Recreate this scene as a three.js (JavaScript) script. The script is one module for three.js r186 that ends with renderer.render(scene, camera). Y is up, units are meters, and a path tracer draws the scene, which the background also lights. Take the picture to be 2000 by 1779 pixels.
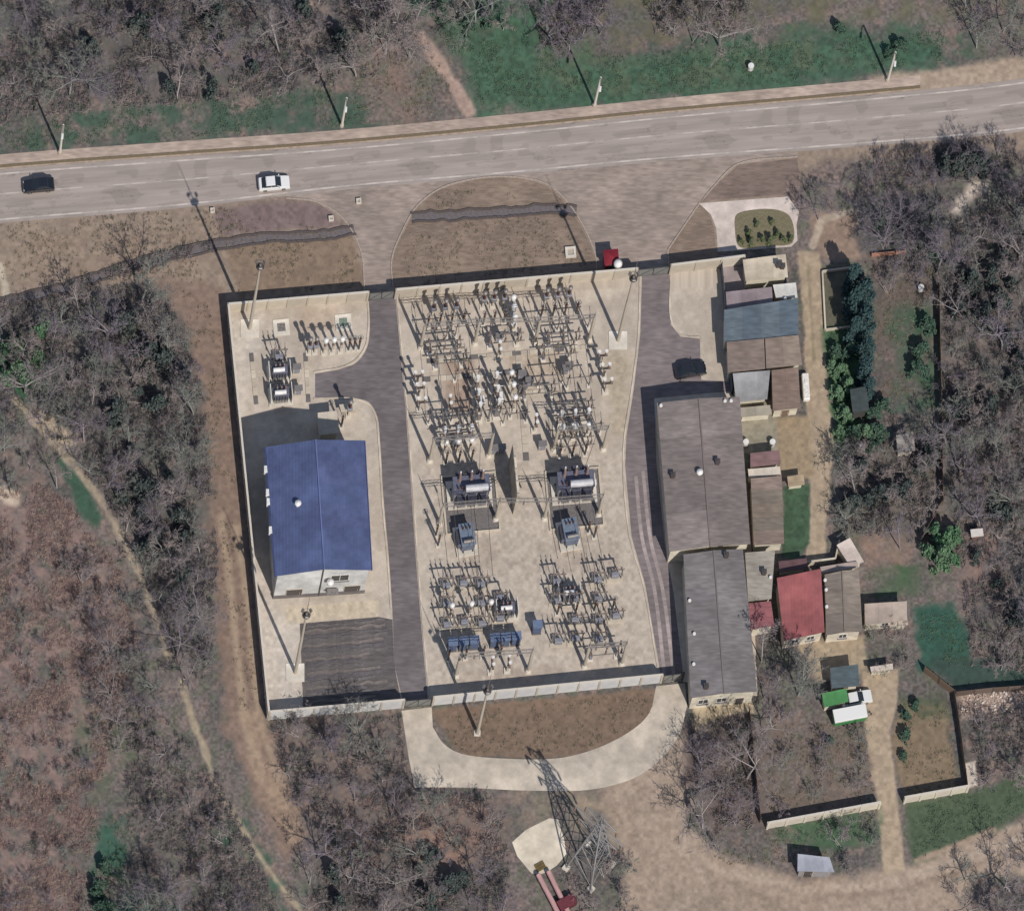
import * as THREE from 'three';
import { mergeGeometries } from 'three/addons/utils/BufferGeometryUtils.js';
import { RoundedBoxGeometry } from 'three/addons/geometries/RoundedBoxGeometry.js';

// ---------------------------------------------------------------- camera, sky, sun, exposure
const S = 0.0725, H = 1500;                       // metres of ground per photo pixel, height of the camera
const CX = -0.1 * H, CZ = 0.432 * H;              // the camera stands to the south-south-west of the site
const scene = new THREE.Scene();
const camera = new THREE.PerspectiveCamera(2 * Math.atan(1779 * S / 2 / H) * 180 / Math.PI, 2000 / 1779, 10, 6000);
camera.position.set(CX, H, CZ);
camera.up.set(0, 0, -1);
camera.lookAt(CX, 0, CZ);
camera.setViewOffset(2000, 1779, -CX / S, -CZ / S, 2000, 1779);   // straight down with a shifted lens, as a map-corrected aerial photo
camera.updateProjectionMatrix();

function makeSky() {
  const w = 64, h = 32, d = new Float32Array(w * h * 4);
  for (let j = 0; j < h; j++) for (let i = 0; i < w; i++) {
    const el = Math.max(0, Math.sin(((j + 0.5) / h - 0.5) * Math.PI)), k = (j * w + i) * 4, t = Math.pow(1 - el, 2.5);
    d[k] = 0.155 + 0.20 * t; d[k + 1] = 0.215 + 0.19 * t; d[k + 2] = 0.345 + 0.14 * t; d[k + 3] = 1;
  }
  const t = new THREE.DataTexture(d, w, h, THREE.RGBAFormat, THREE.FloatType);
  t.mapping = THREE.EquirectangularReflectionMapping; t.magFilter = t.minFilter = THREE.LinearFilter; t.needsUpdate = true;
  return t;
}
const skyTex = makeSky();
scene.background = skyTex; scene.environment = skyTex;
const sun = new THREE.DirectionalLight(new THREE.Color(1, 0.955, 0.90), 4.1);
sun.position.set(0.399 * 200, 200, 0.917 * 200);
sun.castShadow = true;
Object.assign(sun.shadow.camera, { left: -110, right: 110, top: 110, bottom: -110, near: 1, far: 600 });
sun.shadow.mapSize.set(4096, 4096);
scene.add(sun, sun.target);
const renderer = new THREE.WebGLRenderer({ antialias: true });
renderer.toneMapping = THREE.LinearToneMapping;
renderer.toneMappingExposure = 1.06;
renderer.shadowMap.enabled = true;

// ---------------------------------------------------------------- helpers
const X = p => (p - 1000) * S, Z = p => (p - 889.5) * S;
const at = (px, py, h = 0) => { const k = (H - h) / H; return [CX + (X(px) - CX) * k, CZ + (Z(py) - CZ) * k]; };
const A = 5.2 * Math.PI / 180;                    // the compound is turned by this much
const rng = seed => () => { seed |= 0; seed = seed + 0x6D2B79F5 | 0; let t = Math.imul(seed ^ seed >>> 15, 1 | seed); t = t + Math.imul(t ^ t >>> 7, 61 | t) ^ t; return ((t ^ t >>> 14) >>> 0) / 4294967296; };
const names = {};
const numbered = n => { const k = names[n] = (names[n] ?? -1) + 1; return k ? `${n}_${String(k).padStart(3, '0')}` : n; };
function mesh(name, geo, mat, parent) { const m = new THREE.Mesh(geo, mat); m.name = name; m.castShadow = m.receiveShadow = true; parent.add(m); return m; }
function tag(o, label, category, group, kind) { Object.assign(o.userData, { label, category }); if (group) o.userData.group = group; if (kind) o.userData.kind = kind; return o; }
function thing(name, label, category, x, z, yaw = 0, group, y = 0) {
  const o = new THREE.Group(); o.name = numbered(name); o.position.set(x, y, z); o.rotation.y = yaw; scene.add(o);
  return tag(o, label, category, group);
}
const lerp = (a, b, t) => a + (b - a) * t, clamp = (v, a, b) => v < a ? a : v > b ? b : v;
const sst = (a, b, x) => { const t = clamp((x - a) / (b - a), 0, 1); return t * t * (3 - 2 * t); };

// value noise from a table
const NT = new Float32Array(65536); { const r = rng(11); for (let i = 0; i < 65536; i++) NT[i] = r(); }
function vn(x, y) {
  const xi = Math.floor(x), yi = Math.floor(y); let fx = x - xi, fy = y - yi; fx = fx * fx * (3 - 2 * fx); fy = fy * fy * (3 - 2 * fy);
  const a = (xi & 255), b = (xi + 1 & 255), c = (yi & 255) << 8, d = (yi + 1 & 255) << 8;
  const p = NT[a | c], q = NT[b | c], s = NT[a | d], t = NT[b | d];
  return p + (q - p) * fx + (s - p) * fy + (p - q - s + t) * fx * fy;
}
function fbm(x, y, o = 4) { let s = 0, a = 0.5, n = 0; for (let i = 0; i < o; i++) { s += a * vn(x + i * 37.3, y + i * 17.7); n += a; a *= 0.5; x *= 2.03; y *= 2.03; } return s / n; }

// colours are read off sunlit surfaces of the photograph and turned into base colours
const KEXP = 1.32;
const lin = v => Math.pow(v / 255, 2.2) / KEXP;
const P = (r, g, b) => new THREE.Color().setRGB(lin(r), lin(g), lin(b));
const toByte = l => clamp(Math.round(255 * (l <= 0.0031308 ? 12.92 * l : 1.055 * Math.pow(l, 1 / 2.4) - 0.055)), 0, 255);
const B8 = new Uint8Array(256); for (let i = 0; i < 256; i++) B8[i] = toByte(lin(i));

function tile(size, fn, metres, wrap = THREE.RepeatWrapping) {   // grey texture that repeats every so many metres
  const d = new Uint8Array(size * size * 4);
  for (let j = 0; j < size; j++) for (let i = 0; i < size; i++) { const v = clamp(fn(i / size, j / size), 0, 1) * 255, k = (j * size + i) * 4; d[k] = d[k + 1] = d[k + 2] = v; d[k + 3] = 255; }
  const t = new THREE.DataTexture(d, size, size); t.wrapS = t.wrapT = wrap; t.magFilter = THREE.LinearFilter; t.minFilter = THREE.LinearMipmapLinearFilter; t.generateMipmaps = true;
  let s = 0; for (let i = 0; i < d.length; i += 4) s += Math.pow(d[i] / 255, 2.2); t.userData = { mean: s / (size * size) };
  t.repeat.set(1 / metres, 1 / metres); t.needsUpdate = true; return t;
}
const pn = (u, v, f, o) => { let s = 0, a = 0.5, n = 0; for (let i = 0; i < o; i++) { const F = f << i; const x = u * F, y = v * F, xi = Math.floor(x), yi = Math.floor(y); let fx = x - xi, fy = y - yi; fx = fx * fx * (3 - 2 * fx); fy = fy * fy * (3 - 2 * fy); const g = (p, q) => NT[((p % F) + i * 31 & 255) | (((q % F) + i * 57 & 255) << 8)]; s += a * lerp(lerp(g(xi, yi), g(xi + 1, yi), fx), lerp(g(xi, yi + 1), g(xi + 1, yi + 1), fx), fy); n += a; a *= 0.62; } return s / n; };
const pn2 = (u, v, fu, fv, s = 0) => { const x = u * fu, y = v * fv, xi = Math.floor(x), yi = Math.floor(y); let fx = x - xi, fy = y - yi; fx = fx * fx * (3 - 2 * fx); fy = fy * fy * (3 - 2 * fy); const g = (p, q) => NT[(p % fu) + s & 255 | ((q % fv) + s * 3 & 255) << 8]; return lerp(lerp(g(xi, yi), g(xi + 1, yi), fx), lerp(g(xi, yi + 1), g(xi + 1, yi + 1), fx), fy); };   // stretched noise that repeats without a seam
const texGrime = tile(512, (u, v) => 0.70 + 0.42 * (pn(u, v, 4, 6) - 0.15), 9);
const texFine = tile(512, (u, v) => 0.80 + 0.28 * (pn(u, v, 16, 5) - 0.2), 3);
const texBump = tile(256, (u, v) => pn(u, v, 16, 4), 1.5);
const texRib = tile(256, (u, v) => 0.5 + 0.5 * Math.sin(u * Math.PI * 2 * 8), 1.6);
const texStreak = tile(512, (u, v) => 0.66 + 0.3 * pn(u, v, 3, 5) + 0.12 * (pn2(u, v, 14, 48, 5) - 0.4) + 0.1 * (pn2(u, v, 20, 110, 9) - 0.4), 14);
[texGrime, texFine, texStreak].forEach(t => t.colorSpace = THREE.SRGBColorSpace);
function M(rgb, o = {}) {
  const m = new THREE.MeshStandardMaterial({ color: Array.isArray(rgb) ? P(...rgb) : rgb, roughness: o.rough ?? 0.85, metalness: o.metal ?? 0, map: o.map === undefined ? texFine : o.map });
  if (m.map?.userData?.mean) { m.color.multiplyScalar(1 / m.map.userData.mean); m.color.r = Math.min(m.color.r, 0.95); m.color.g = Math.min(m.color.g, 0.95); m.color.b = Math.min(m.color.b, 0.95); }
  if (o.bump) { m.bumpMap = o.bump; m.bumpScale = o.bs ?? 0.01; }
  if (o.side) m.side = THREE.DoubleSide;
  return m;
}
const mt = {
  concrete: M([205, 192, 172], { map: texGrime, bump: texBump, bs: 0.01 }),
  concreteB: M([192, 180, 162], { map: texGrime, bump: texBump, bs: 0.01 }),
  concreteC: M([215, 203, 186], { map: texGrime, bump: texBump, bs: 0.01 }),
  paleConcrete: M([222, 212, 196], { map: texGrime }),
  kerb: M([200, 186, 168], { map: texGrime }),
  darkConc: M([112, 106, 104], { map: texGrime }),
  steel: M([140, 134, 130], { rough: 0.55, metal: 0.3 }),
  darkSteel: M([88, 82, 80], { rough: 0.6, metal: 0.2 }),
  rust: M([120, 92, 78], { rough: 0.9 }),
  porcelain: M([150, 128, 118], { rough: 0.3 }),
  brownPorc: M([98, 70, 58], { rough: 0.3 }),
  white: M([236, 232, 226], { rough: 0.5 }),
  cream: M([222, 212, 190], { map: texGrime }),
  tank: M([140, 140, 148], { rough: 0.45, map: texFine }),
  radiator: M([104, 104, 120], { rough: 0.5 }),
  blueCab: M([92, 104, 132], { rough: 0.5 }),
  glass: new THREE.MeshStandardMaterial({ color: P(46, 52, 58), roughness: 0.08, metalness: 0.0 }),
  black: M([38, 38, 42], { rough: 0.35, map: null }),
  tyre: M([36, 35, 35], { map: null }),
  gravel: M([120, 114, 112], { map: texFine, bump: texBump, bs: 0.04 }),
  wood: M([128, 106, 88], { map: texStreak }),
};
function prep(g) { if (!g.index) { const n = g.attributes.position.count; g.setIndex([...Array(n).keys()]); } return g; }
const join = list => mergeGeometries(list.map(prep));
function boxUV(g) {                                // uv in metres, from the side each face looks to
  const p = g.attributes.position, n = g.attributes.normal, uv = g.attributes.uv;
  for (let i = 0; i < p.count; i++) { const a = Math.abs(n.getX(i)), b = Math.abs(n.getY(i)), c = Math.abs(n.getZ(i));
    if (b >= a && b >= c) uv.setXY(i, p.getX(i), p.getZ(i)); else if (a >= c) uv.setXY(i, p.getZ(i), p.getY(i)); else uv.setXY(i, p.getX(i), p.getY(i)); }
  return g;
}
const box = (w, h, d, x = 0, y = 0, z = 0) => boxUV(new THREE.BoxGeometry(w, h, d).translate(x, y + h / 2, z));
const rbox = (w, h, d, r, x = 0, y = 0, z = 0) => { const g = new RoundedBoxGeometry(w, h, d, 2, r); return boxUV(prep(g.translate(x, y + h / 2, z))); };
const cyl = (r0, r1, h, x = 0, y = 0, z = 0, n = 10) => new THREE.CylinderGeometry(r1, r0, h, n).translate(x, y + h / 2, z);
function bar(a, b, r, n = 5, r1 = r) {             // round bar from a to b
  const va = new THREE.Vector3(...a), vb = new THREE.Vector3(...b), d = vb.clone().sub(va), l = d.length();
  return new THREE.CylinderGeometry(r1, r, l, n).applyQuaternion(new THREE.Quaternion().setFromUnitVectors(new THREE.Vector3(0, 1, 0), d.normalize())).translate((a[0] + b[0]) / 2, (a[1] + b[1]) / 2, (a[2] + b[2]) / 2);
}
function insul(h, r, x = 0, y = 0, z = 0, sheds = 7) {
  const pts = [new THREE.Vector2(0.001, 0), new THREE.Vector2(r * 0.7, 0)];
  for (let i = 0; i < sheds; i++) { const y0 = h * (i + 0.2) / sheds, y1 = h * (i + 0.75) / sheds; pts.push(new THREE.Vector2(r, y0), new THREE.Vector2(r * 0.6, y1)); }
  pts.push(new THREE.Vector2(r * 0.7, h), new THREE.Vector2(0.001, h));
  return new THREE.LatheGeometry(pts, 8).translate(x, y, z);
}
// a flat sheet with an outline given in photo pixels on the ground
function sheet(name, pts, y, mat, parent = scene, holes = []) {
  const sh = new THREE.Shape(pts.map(([a, b]) => new THREE.Vector2(X(a), -Z(b))));
  for (const h of holes) sh.holes.push(new THREE.Path(h.map(([a, b]) => new THREE.Vector2(X(a), -Z(b)))));
  const g = new THREE.ShapeGeometry(sh); g.rotateX(-Math.PI / 2); g.translate(0, y, 0);
  const p = g.attributes.position, uv = g.attributes.uv; for (let i = 0; i < p.count; i++) uv.setXY(i, p.getX(i), -p.getZ(i));
  const m = mesh(parent === scene ? numbered(name) : name, g, mat, parent); if (parent === scene) m.userData.kind = 'structure'; return m;
}
const curve = (pts, n = 8, closed = true) => new THREE.CatmullRomCurve3(pts.map(p => new THREE.Vector3(p[0], p[1], 0)), closed, 'centripetal').getPoints(pts.length * n).slice(0, closed ? -1 : undefined).map(p => [p.x, p.y]);
// a ribbon along a line in photo pixels, width in metres, with a thickness for kerbs
function ribbonGeo(pts, w, y0, h = 0) {
  const pos = [], uv = [], idx = [], nrm = []; let L = 0; const n = pts.length, W = pts.map(p => [X(p[0]), Z(p[1])]);
  for (let i = 0; i < n; i++) {
    const a = W[Math.max(0, i - 1)], b = W[Math.min(n - 1, i + 1)], dx = b[0] - a[0], dz = b[1] - a[1], l = Math.hypot(dx, dz) || 1, nx = -dz / l * w / 2, nz = dx / l * w / 2;
    if (i) L += Math.hypot(W[i][0] - W[i - 1][0], W[i][1] - W[i - 1][1]);
    const [x, z] = W[i], y = y0 + h;
    const v = [[x - nx, y, z - nz], [x + nx, y, z + nz]]; if (h) v.push([x - nx, 0, z - nz], [x + nx, 0, z + nz]);
    for (const q of v) { pos.push(...q); uv.push(q === v[0] || q === v[2] ? 0 : w, L); }
    if (i) { const s = h ? 4 : 2, k = i * s, j = k - s; idx.push(j, j + 1, k, k, j + 1, k + 1); if (h) idx.push(j, k, j + 2, j + 2, k, k + 2, j + 1, j + 3, k + 1, k + 1, j + 3, k + 3); }
  }
  let g = new THREE.BufferGeometry(); g.setAttribute('position', new THREE.Float32BufferAttribute(pos, 3)); g.setAttribute('uv', new THREE.Float32BufferAttribute(uv, 2)); g.setIndex(idx);
  if (h) { g = g.toNonIndexed(); } g.computeVertexNormals(); return g;
}
function ribbon(name, pts, w, y, mat, h = 0, parent = scene) { const m = mesh(parent === scene ? numbered(name) : name, ribbonGeo(pts, w, y, h), mat, parent); if (parent === scene) m.userData.kind = 'structure'; return m; }

// ---------------------------------------------------------------- painted ground: soils, grass and dirt, nothing with a shape of its own
const inPoly = (x, y, p) => { let c = false; for (let i = 0, j = p.length - 1; i < p.length; j = i++) { const [a, b] = p[i], [e, f] = p[j]; if ((b > y) !== (f > y) && x < (e - a) * (y - b) / (f - b) + a) c = !c; } return c; };
const segD = (x, y, a, b, c, d) => { const ux = c - a, uy = d - b, t = clamp(((x - a) * ux + (y - b) * uy) / (ux * ux + uy * uy || 1), 0, 1); return Math.hypot(x - a - ux * t, y - b - uy * t); };
function paint(x0, y0, w, h, tw, th, base, patches, wrap) {
  const d = new Float32Array(tw * th * 3), sx = w / tw, sy = h / th;
  for (let j = 0; j < th; j++) for (let i = 0; i < tw; i++) { const c = base(x0 + i * sx, y0 + j * sy), k = (j * tw + i) * 3; d[k] = c[0]; d[k + 1] = c[1]; d[k + 2] = c[2]; }
  for (const q of patches) {
    const [col, pts, o] = q, f = o.f ?? 12, amp = o.amp ?? 14, ns = o.ns ?? 0.04, line = o.line, m = (line ?? 0) + f + amp;
    let xa = 1e9, ya = 1e9, xb = -1e9, yb = -1e9; for (const p of pts) { xa = Math.min(xa, p[0]); xb = Math.max(xb, p[0]); ya = Math.min(ya, p[1]); yb = Math.max(yb, p[1]); }
    const ia = clamp(Math.floor((xa - m - x0) / sx), 0, tw), ib = clamp(Math.ceil((xb + m - x0) / sx), 0, tw), ja = clamp(Math.floor((ya - m - y0) / sy), 0, th), jb = clamp(Math.ceil((yb + m - y0) / sy), 0, th);
    for (let j = ja; j < jb; j++) for (let i = ia; i < ib; i++) {
      const x = x0 + i * sx, y = y0 + j * sy; let dd = 1e9; const cl = line === undefined, N = pts.length;
      for (let s = cl ? 0 : 1; s < N; s++) { const a = pts[(s + N - 1) % N], b = pts[s]; dd = Math.min(dd, segD(x, y, a[0], a[1], b[0], b[1])); }
      dd = cl ? (inPoly(x, y, pts) ? -dd : dd) : dd - line;
      dd += (fbm(x * ns + 7, y * ns + 3, 3) - 0.5) * 2 * amp;
      if (dd > f) continue;
      let al = sst(f, -f, dd) * (o.a ?? 1); if (o.mot) al *= clamp(0.5 + (fbm(x * (o.ms ?? 0.03) + 31, y * (o.ms ?? 0.03) + 9, 4) - 0.5) * o.mot, 0, 1);
      const k = (j * tw + i) * 3, g = 1 + ((fbm(x * 0.13 + 5, y * 0.13, 3) - 0.5) * (o.g ?? 0.3)); for (let c = 0; c < 3; c++) d[k + c] = lerp(d[k + c], col[c] * g, al);
    }
  }
  const out = new Uint8Array(tw * th * 4);
  for (let j = 0; j < th; j++) for (let i = 0; i < tw; i++) { const k = (j * tw + i) * 3, q = ((th - 1 - j) * tw + i) * 4; for (let c = 0; c < 3; c++) out[q + c] = B8[clamp(Math.round(d[k + c]), 0, 255)]; out[q + 3] = 255; }
  const t = new THREE.DataTexture(out, tw, th); t.colorSpace = THREE.SRGBColorSpace; t.wrapS = t.wrapT = wrap ?? THREE.ClampToEdgeWrapping; t.magFilter = THREE.LinearFilter; t.minFilter = THREE.LinearMipmapLinearFilter; t.generateMipmaps = true; t.needsUpdate = true; return t;
}
// ---------------------------------------------------------------- ground
const mix = (a, b, t) => [lerp(a[0], b[0], t), lerp(a[1], b[1], t), lerp(a[2], b[2], t)];
const groundBase = (x, y) => {
  const n = fbm(x * 0.009, y * 0.009, 4), m = fbm(x * 0.05 + 90, y * 0.05, 4), e = fbm(x * 0.22 + 40, y * 0.22 + 8, 3);
  let c = mix([120, 109, 103], [98, 94, 90], sst(0.35, 0.65, n)); c = mix(c, [104, 105, 90], 0.7 * sst(0.5, 0.72, m)); c = mix(c, [140, 118, 108], 0.6 * sst(0.55, 0.75, 1 - m));
  const g = 1 + (e - 0.5) * 0.55; return [c[0] * g, c[1] * g, c[2] * g];
};
const GREEN = [76, 94, 80], TEAL = [58, 90, 76], TAN = [172, 152, 132], TRACK = [160, 140, 118], PINK = [150, 124, 114];
const patches = [
  // north of the road
  [[112, 106, 88], [[160, 20], [300, 10], [280, 110], [180, 130]], { mot: 2, amp: 30, f: 30 }],
  [GREEN, [[-40, 235], [140, 215], [300, 205], [520, 190], [700, 165], [760, 120], [760, 255], [600, 262], [300, 285], [-40, 310]], { mot: 4.6, amp: 26, f: 16 }],
  [[70, 97, 77], [[770, -140], [1060, -140], [1080, 60], [1180, 120], [1300, 90], [1480, 60], [1900, 40], [1900, 110], [1760, 160], [1400, 190], [950, 225], [880, 140], [800, 60]], { mot: 5, ms: 0.02, amp: 22, f: 18, g: 0.45 }],
  [[108, 104, 84], [[1180, -140], [2100, -140], [2100, 12], [1700, 35], [1450, 55], [1280, 95], [1180, 110]], { mot: 3, amp: 22, f: 22 }],
  [[70, 98, 78], [[1060, 130], [1250, 110], [1500, 90], [1800, 60], [1840, 110], [1600, 165], [1250, 195], [1040, 205]], { amp: 20, f: 18, g: 0.5 }],
  [[72, 99, 78], [[870, 60], [1040, 40], [1060, 140], [1240, 110], [1250, 196], [940, 218]], { amp: 24, f: 20, g: 0.5, a: 0.9 }],
  [[98, 104, 84], [[1000, 60], [1300, 120], [1600, 60], [1700, 120], [1400, 175], [1100, 180]], { amp: 26, f: 22, mot: 3, ms: 0.05, a: 0.7 }],
  [[176, 150, 136], [[820, 70], [850, 110], [885, 160], [915, 215]], { line: 12, amp: 8, f: 6 }],
  [[176, 150, 136], [[560, 5], [700, 28]], { line: 9, amp: 7, f: 6 }],
  [[150, 122, 108], [[690, 130], [820, 75], [800, 150], [840, 230], [760, 250]], { mot: 1.5, amp: 26, f: 20, a: 0.6 }],
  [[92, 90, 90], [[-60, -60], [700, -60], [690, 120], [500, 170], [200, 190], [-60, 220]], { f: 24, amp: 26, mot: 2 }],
  [[96, 92, 92], [[560, 1420], [790, 1410], [820, 1545], [980, 1570], [990, 1780], [620, 1800], [590, 1640]], { f: 20, amp: 22, mot: 1.4, ms: 0.05 }],
  // verges along the road
  [[178, 158, 140], [[-100, 326], [650, 272], [1350, 205], [2100, 128], [2100, 176], [1350, 236], [650, 296], [-100, 352]], { f: 5, amp: 5 }],
  [[176, 156, 136], [[1700, 150], [1860, 132], [2100, 88], [2100, 150], [1900, 170], [1700, 190]], { f: 8, amp: 8 }],
  [[152, 134, 118], [[-100, 425], [440, 385], [740, 345], [1300, 300], [2100, 235], [2100, 290], [1600, 315], [1560, 360], [1420, 480], [1320, 520], [440, 590], [320, 545], [100, 570], [-100, 610]], { f: 10, amp: 10 }],
  [[148, 128, 112], [[10, 470], [300, 450], [420, 440], [440, 590], [300, 560], [180, 540], [60, 560]], { f: 20, amp: 16, mot: 1.6 }],
  [[128, 110, 106], [[420, 405], [560, 388], [640, 400], [670, 440], [430, 462]], { f: 10, amp: 8 }],
  [[140, 120, 102], [[440, 470], [690, 455], [712, 560], [470, 580]], { f: 8, amp: 6 }],
  [[196, 182, 160], [[0, 520], [14, 575], [24, 600]], { line: 7, f: 4, amp: 4 }],
  // west side track and wood floor
  [[140, 118, 104], [[300, 540], [440, 560], [450, 700], [490, 1100], [520, 1410], [560, 1500], [600, 1640], [560, 1680], [500, 1560], [440, 1420], [420, 1180], [400, 980], [385, 780], [360, 640]], { f: 14, amp: 14 }],
  [[168, 146, 124], [[432, 1010], [445, 1100], [462, 1250], [478, 1400], [510, 1520]], { line: 8, f: 6, amp: 4, g: 0.2 }],
  [[168, 146, 124], [[462, 1030], [478, 1130], [492, 1260], [506, 1400], [545, 1520]], { line: 7, f: 6, amp: 4, g: 0.2 }],
  [[164, 140, 118], [[470, 1390], [540, 1400], [580, 1560], [610, 1660], [560, 1650], [500, 1530]], { f: 14, amp: 10, mot: 2 }],
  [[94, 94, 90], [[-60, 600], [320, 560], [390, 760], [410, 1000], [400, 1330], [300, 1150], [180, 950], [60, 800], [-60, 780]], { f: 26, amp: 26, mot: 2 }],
  [[144, 121, 113], [[-60, 960], [100, 940], [220, 1080], [270, 1240], [230, 1420], [180, 1600], [120, 1779], [-60, 1900]], { f: 26, amp: 30, mot: 2.4, ms: 0.06 }],
  [[196, 178, 158], [[-20, 945], [30, 975]], { line: 14, f: 8, amp: 10 }],
  [[96, 104, 84], [[160, 1360], [260, 1400], [270, 1520], [190, 1560], [150, 1460]], { f: 26, amp: 26, mot: 2 }],
  [[62, 96, 70], [[-40, 640], [40, 650], [100, 720], [80, 790], [-40, 770]], { f: 16, amp: 16, mot: 3 }],
  [[66, 92, 74], [[112, 895], [140, 905], [205, 1010], [190, 1035], [160, 1010]], { f: 8, amp: 8 }],
  [[66, 96, 80], [[205, 1580], [260, 1580], [250, 1680], [230, 1800], [170, 1800], [190, 1660]], { f: 14, amp: 16, mot: 4 }],
  [[68, 94, 80], [[240, 1740], [330, 1735], [360, 1850], [220, 1850]], { f: 12, amp: 14 }],
  [[70, 96, 78], [[410, 1620], [480, 1600], [520, 1660], [580, 1720], [600, 1800], [560, 1790], [500, 1700]], { f: 14, amp: 16, mot: 3 }],
  [[168, 152, 130], [[30, 780], [75, 830], [120, 880], [180, 950], [240, 1050], [285, 1150], [330, 1280]], { line: 6.5, f: 6, amp: 7 }],
  [[170, 154, 130], [[355, 1330], [375, 1400], [400, 1460], [420, 1530], [470, 1610], [520, 1690], [600, 1795]], { line: 5, f: 5, amp: 5 }],
  [[178, 160, 138], [[70, 815], [105, 830], [130, 860]], { line: 18, f: 8, amp: 10 }],
  // south
  [[132, 114, 104], [[520, 1410], [800, 1400], [820, 1540], [990, 1560], [1010, 1640], [900, 1700], [620, 1700], [560, 1520]], { f: 20, amp: 20, mot: 1.6, ms: 0.06 }],
  [[150, 122, 108], [[770, 1570], [960, 1560], [990, 1660], [880, 1700], [780, 1660]], { f: 20, amp: 20, mot: 2 }],
  [[128, 108, 92], [[840, 1385], [1285, 1345], [1280, 1420], [1120, 1480], [900, 1478]], { f: 5, amp: 5 }],
  [[170, 150, 132], [[1190, 1500], [1330, 1400], [1360, 1560], [1330, 1610], [1440, 1680], [1560, 1715], [1720, 1700], [1900, 1640], [2100, 1560], [2100, 1690], [1900, 1720], [1860, 1900], [1180, 1900], [1230, 1700], [1170, 1560]], { f: 14, amp: 14 }],
  [[160, 142, 122], [[1000, 1540], [1200, 1530], [1220, 1660], [1120, 1620], [1010, 1620]], { f: 14, amp: 12, mot: 2 }],
  [[150, 134, 118], [[1280, 1700], [1450, 1730], [1500, 1850], [1260, 1850]], { f: 20, amp: 16, mot: 2 }],
  [[150, 131, 114], [[1190, 1560], [1260, 1680], [1380, 1740], [1560, 1760], [1760, 1740], [2040, 1650]], { line: 5, f: 6, amp: 6, mot: 2 }],
  [[184, 165, 146], [[1230, 1540], [1310, 1650], [1420, 1705], [1580, 1735], [1750, 1722], [2040, 1622]], { line: 7, f: 7, amp: 7, mot: 2 }],
  [[182, 163, 145], [[1300, 1790], [1380, 1730], [1340, 1640], [1330, 1560], [1350, 1460]], { line: 9, f: 9, amp: 8, mot: 2 }],
  [[148, 130, 114], [[1250, 1540], [1240, 1620], [1260, 1720], [1240, 1810]], { line: 8, f: 9, amp: 9, mot: 2 }],
  [[152, 134, 118], [[1400, 1720], [1470, 1760], [1600, 1790]], { line: 14, f: 14, amp: 12, mot: 2 }],
  [[150, 142, 124], [[1440, 785], [1520, 780], [1527, 882], [1452, 888]], { f: 5, amp: 5 }],
  [[196, 176, 160], [[1876, 1352], [2020, 1346], [2020, 1385], [1890, 1392]], { f: 6, amp: 10, mot: 3, ms: 0.08 }],
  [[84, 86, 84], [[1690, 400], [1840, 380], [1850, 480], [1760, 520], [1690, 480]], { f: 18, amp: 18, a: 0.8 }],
  [[112, 98, 92], [[1350, 1400], [1470, 1380], [1500, 1620], [1400, 1620], [1340, 1520]], { f: 18, amp: 16 }],
  // east: yards, lanes and gardens
  [[176, 156, 132], [[1560, 490], [1605, 490], [1612, 640], [1622, 780], [1632, 870], [1618, 1000], [1612, 1095], [1575, 1095], [1585, 980], [1580, 880], [1572, 640]], { f: 4, amp: 4 }],
  [[152, 140, 114], [[1580, 520], [1588, 640], [1592, 700]], { line: 2.5, f: 3, amp: 2 }],
  [[160, 140, 114], [[1520, 815], [1585, 810], [1590, 930], [1525, 935]], { f: 6, amp: 5 }],
  [[70, 92, 70], [[1533, 948], [1583, 945], [1582, 1060], [1555, 1095], [1530, 1085]], { f: 4, amp: 5, g: 0.5 }],
  [[104, 100, 84], [[1608, 520], [1680, 515], [1690, 630], [1612, 640]], { f: 5, amp: 5 }],
  [[74, 100, 70], [[1610, 640], [1680, 630], [1690, 860], [1640, 900], [1620, 740]], { f: 8, amp: 10 }],
  [[112, 98, 90], [[1700, 500], [1830, 470], [1835, 800], [1720, 760]], { f: 16, amp: 16, mot: 1.8 }],
  [[68, 96, 74], [[1740, 610], [1830, 590], [1835, 800], [1760, 790]], { f: 20, amp: 22, mot: 2.4 }],
  [[150, 128, 112], [[1580, 415], [1670, 410], [1680, 500], [1600, 505]], { f: 10, amp: 12 }],
  [[184, 166, 146], [[1590, 480], [1605, 430], [1660, 412]], { line: 7, f: 4, amp: 4 }],
  [[110, 102, 94], [[1640, 860], [1830, 830], [1835, 980], [1780, 1060], [1660, 1040]], { f: 16, amp: 16 }],
  [[156, 128, 112], [[1660, 1030], [1780, 1040], [1770, 1110], [1700, 1110]], { f: 16, amp: 12, mot: 1.6 }],
  [[78, 100, 72], [[1700, 1110], [1800, 1100], [1810, 1160], [1700, 1165]], { f: 8, amp: 8, mot: 2 }],
  [[56, 90, 76], [[1790, 1190], [1860, 1180], [1890, 1220], [1900, 1300], [1800, 1310]], { f: 10, amp: 10 }],
  [[62, 80, 72], [[1800, 1290], [2020, 1280], [2020, 1340], [1880, 1350]], { f: 14, amp: 14 }],
  [[148, 122, 112], [[1880, 1020], [1960, 1020], [1960, 1180], [1890, 1190]], { f: 20, amp: 16 }],
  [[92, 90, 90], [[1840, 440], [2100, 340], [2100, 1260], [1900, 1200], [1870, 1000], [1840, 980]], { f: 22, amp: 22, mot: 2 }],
  [[200, 184, 168], [[1870, 410], [1900, 370], [1925, 360]], { line: 12, f: 10, amp: 8 }],
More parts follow.
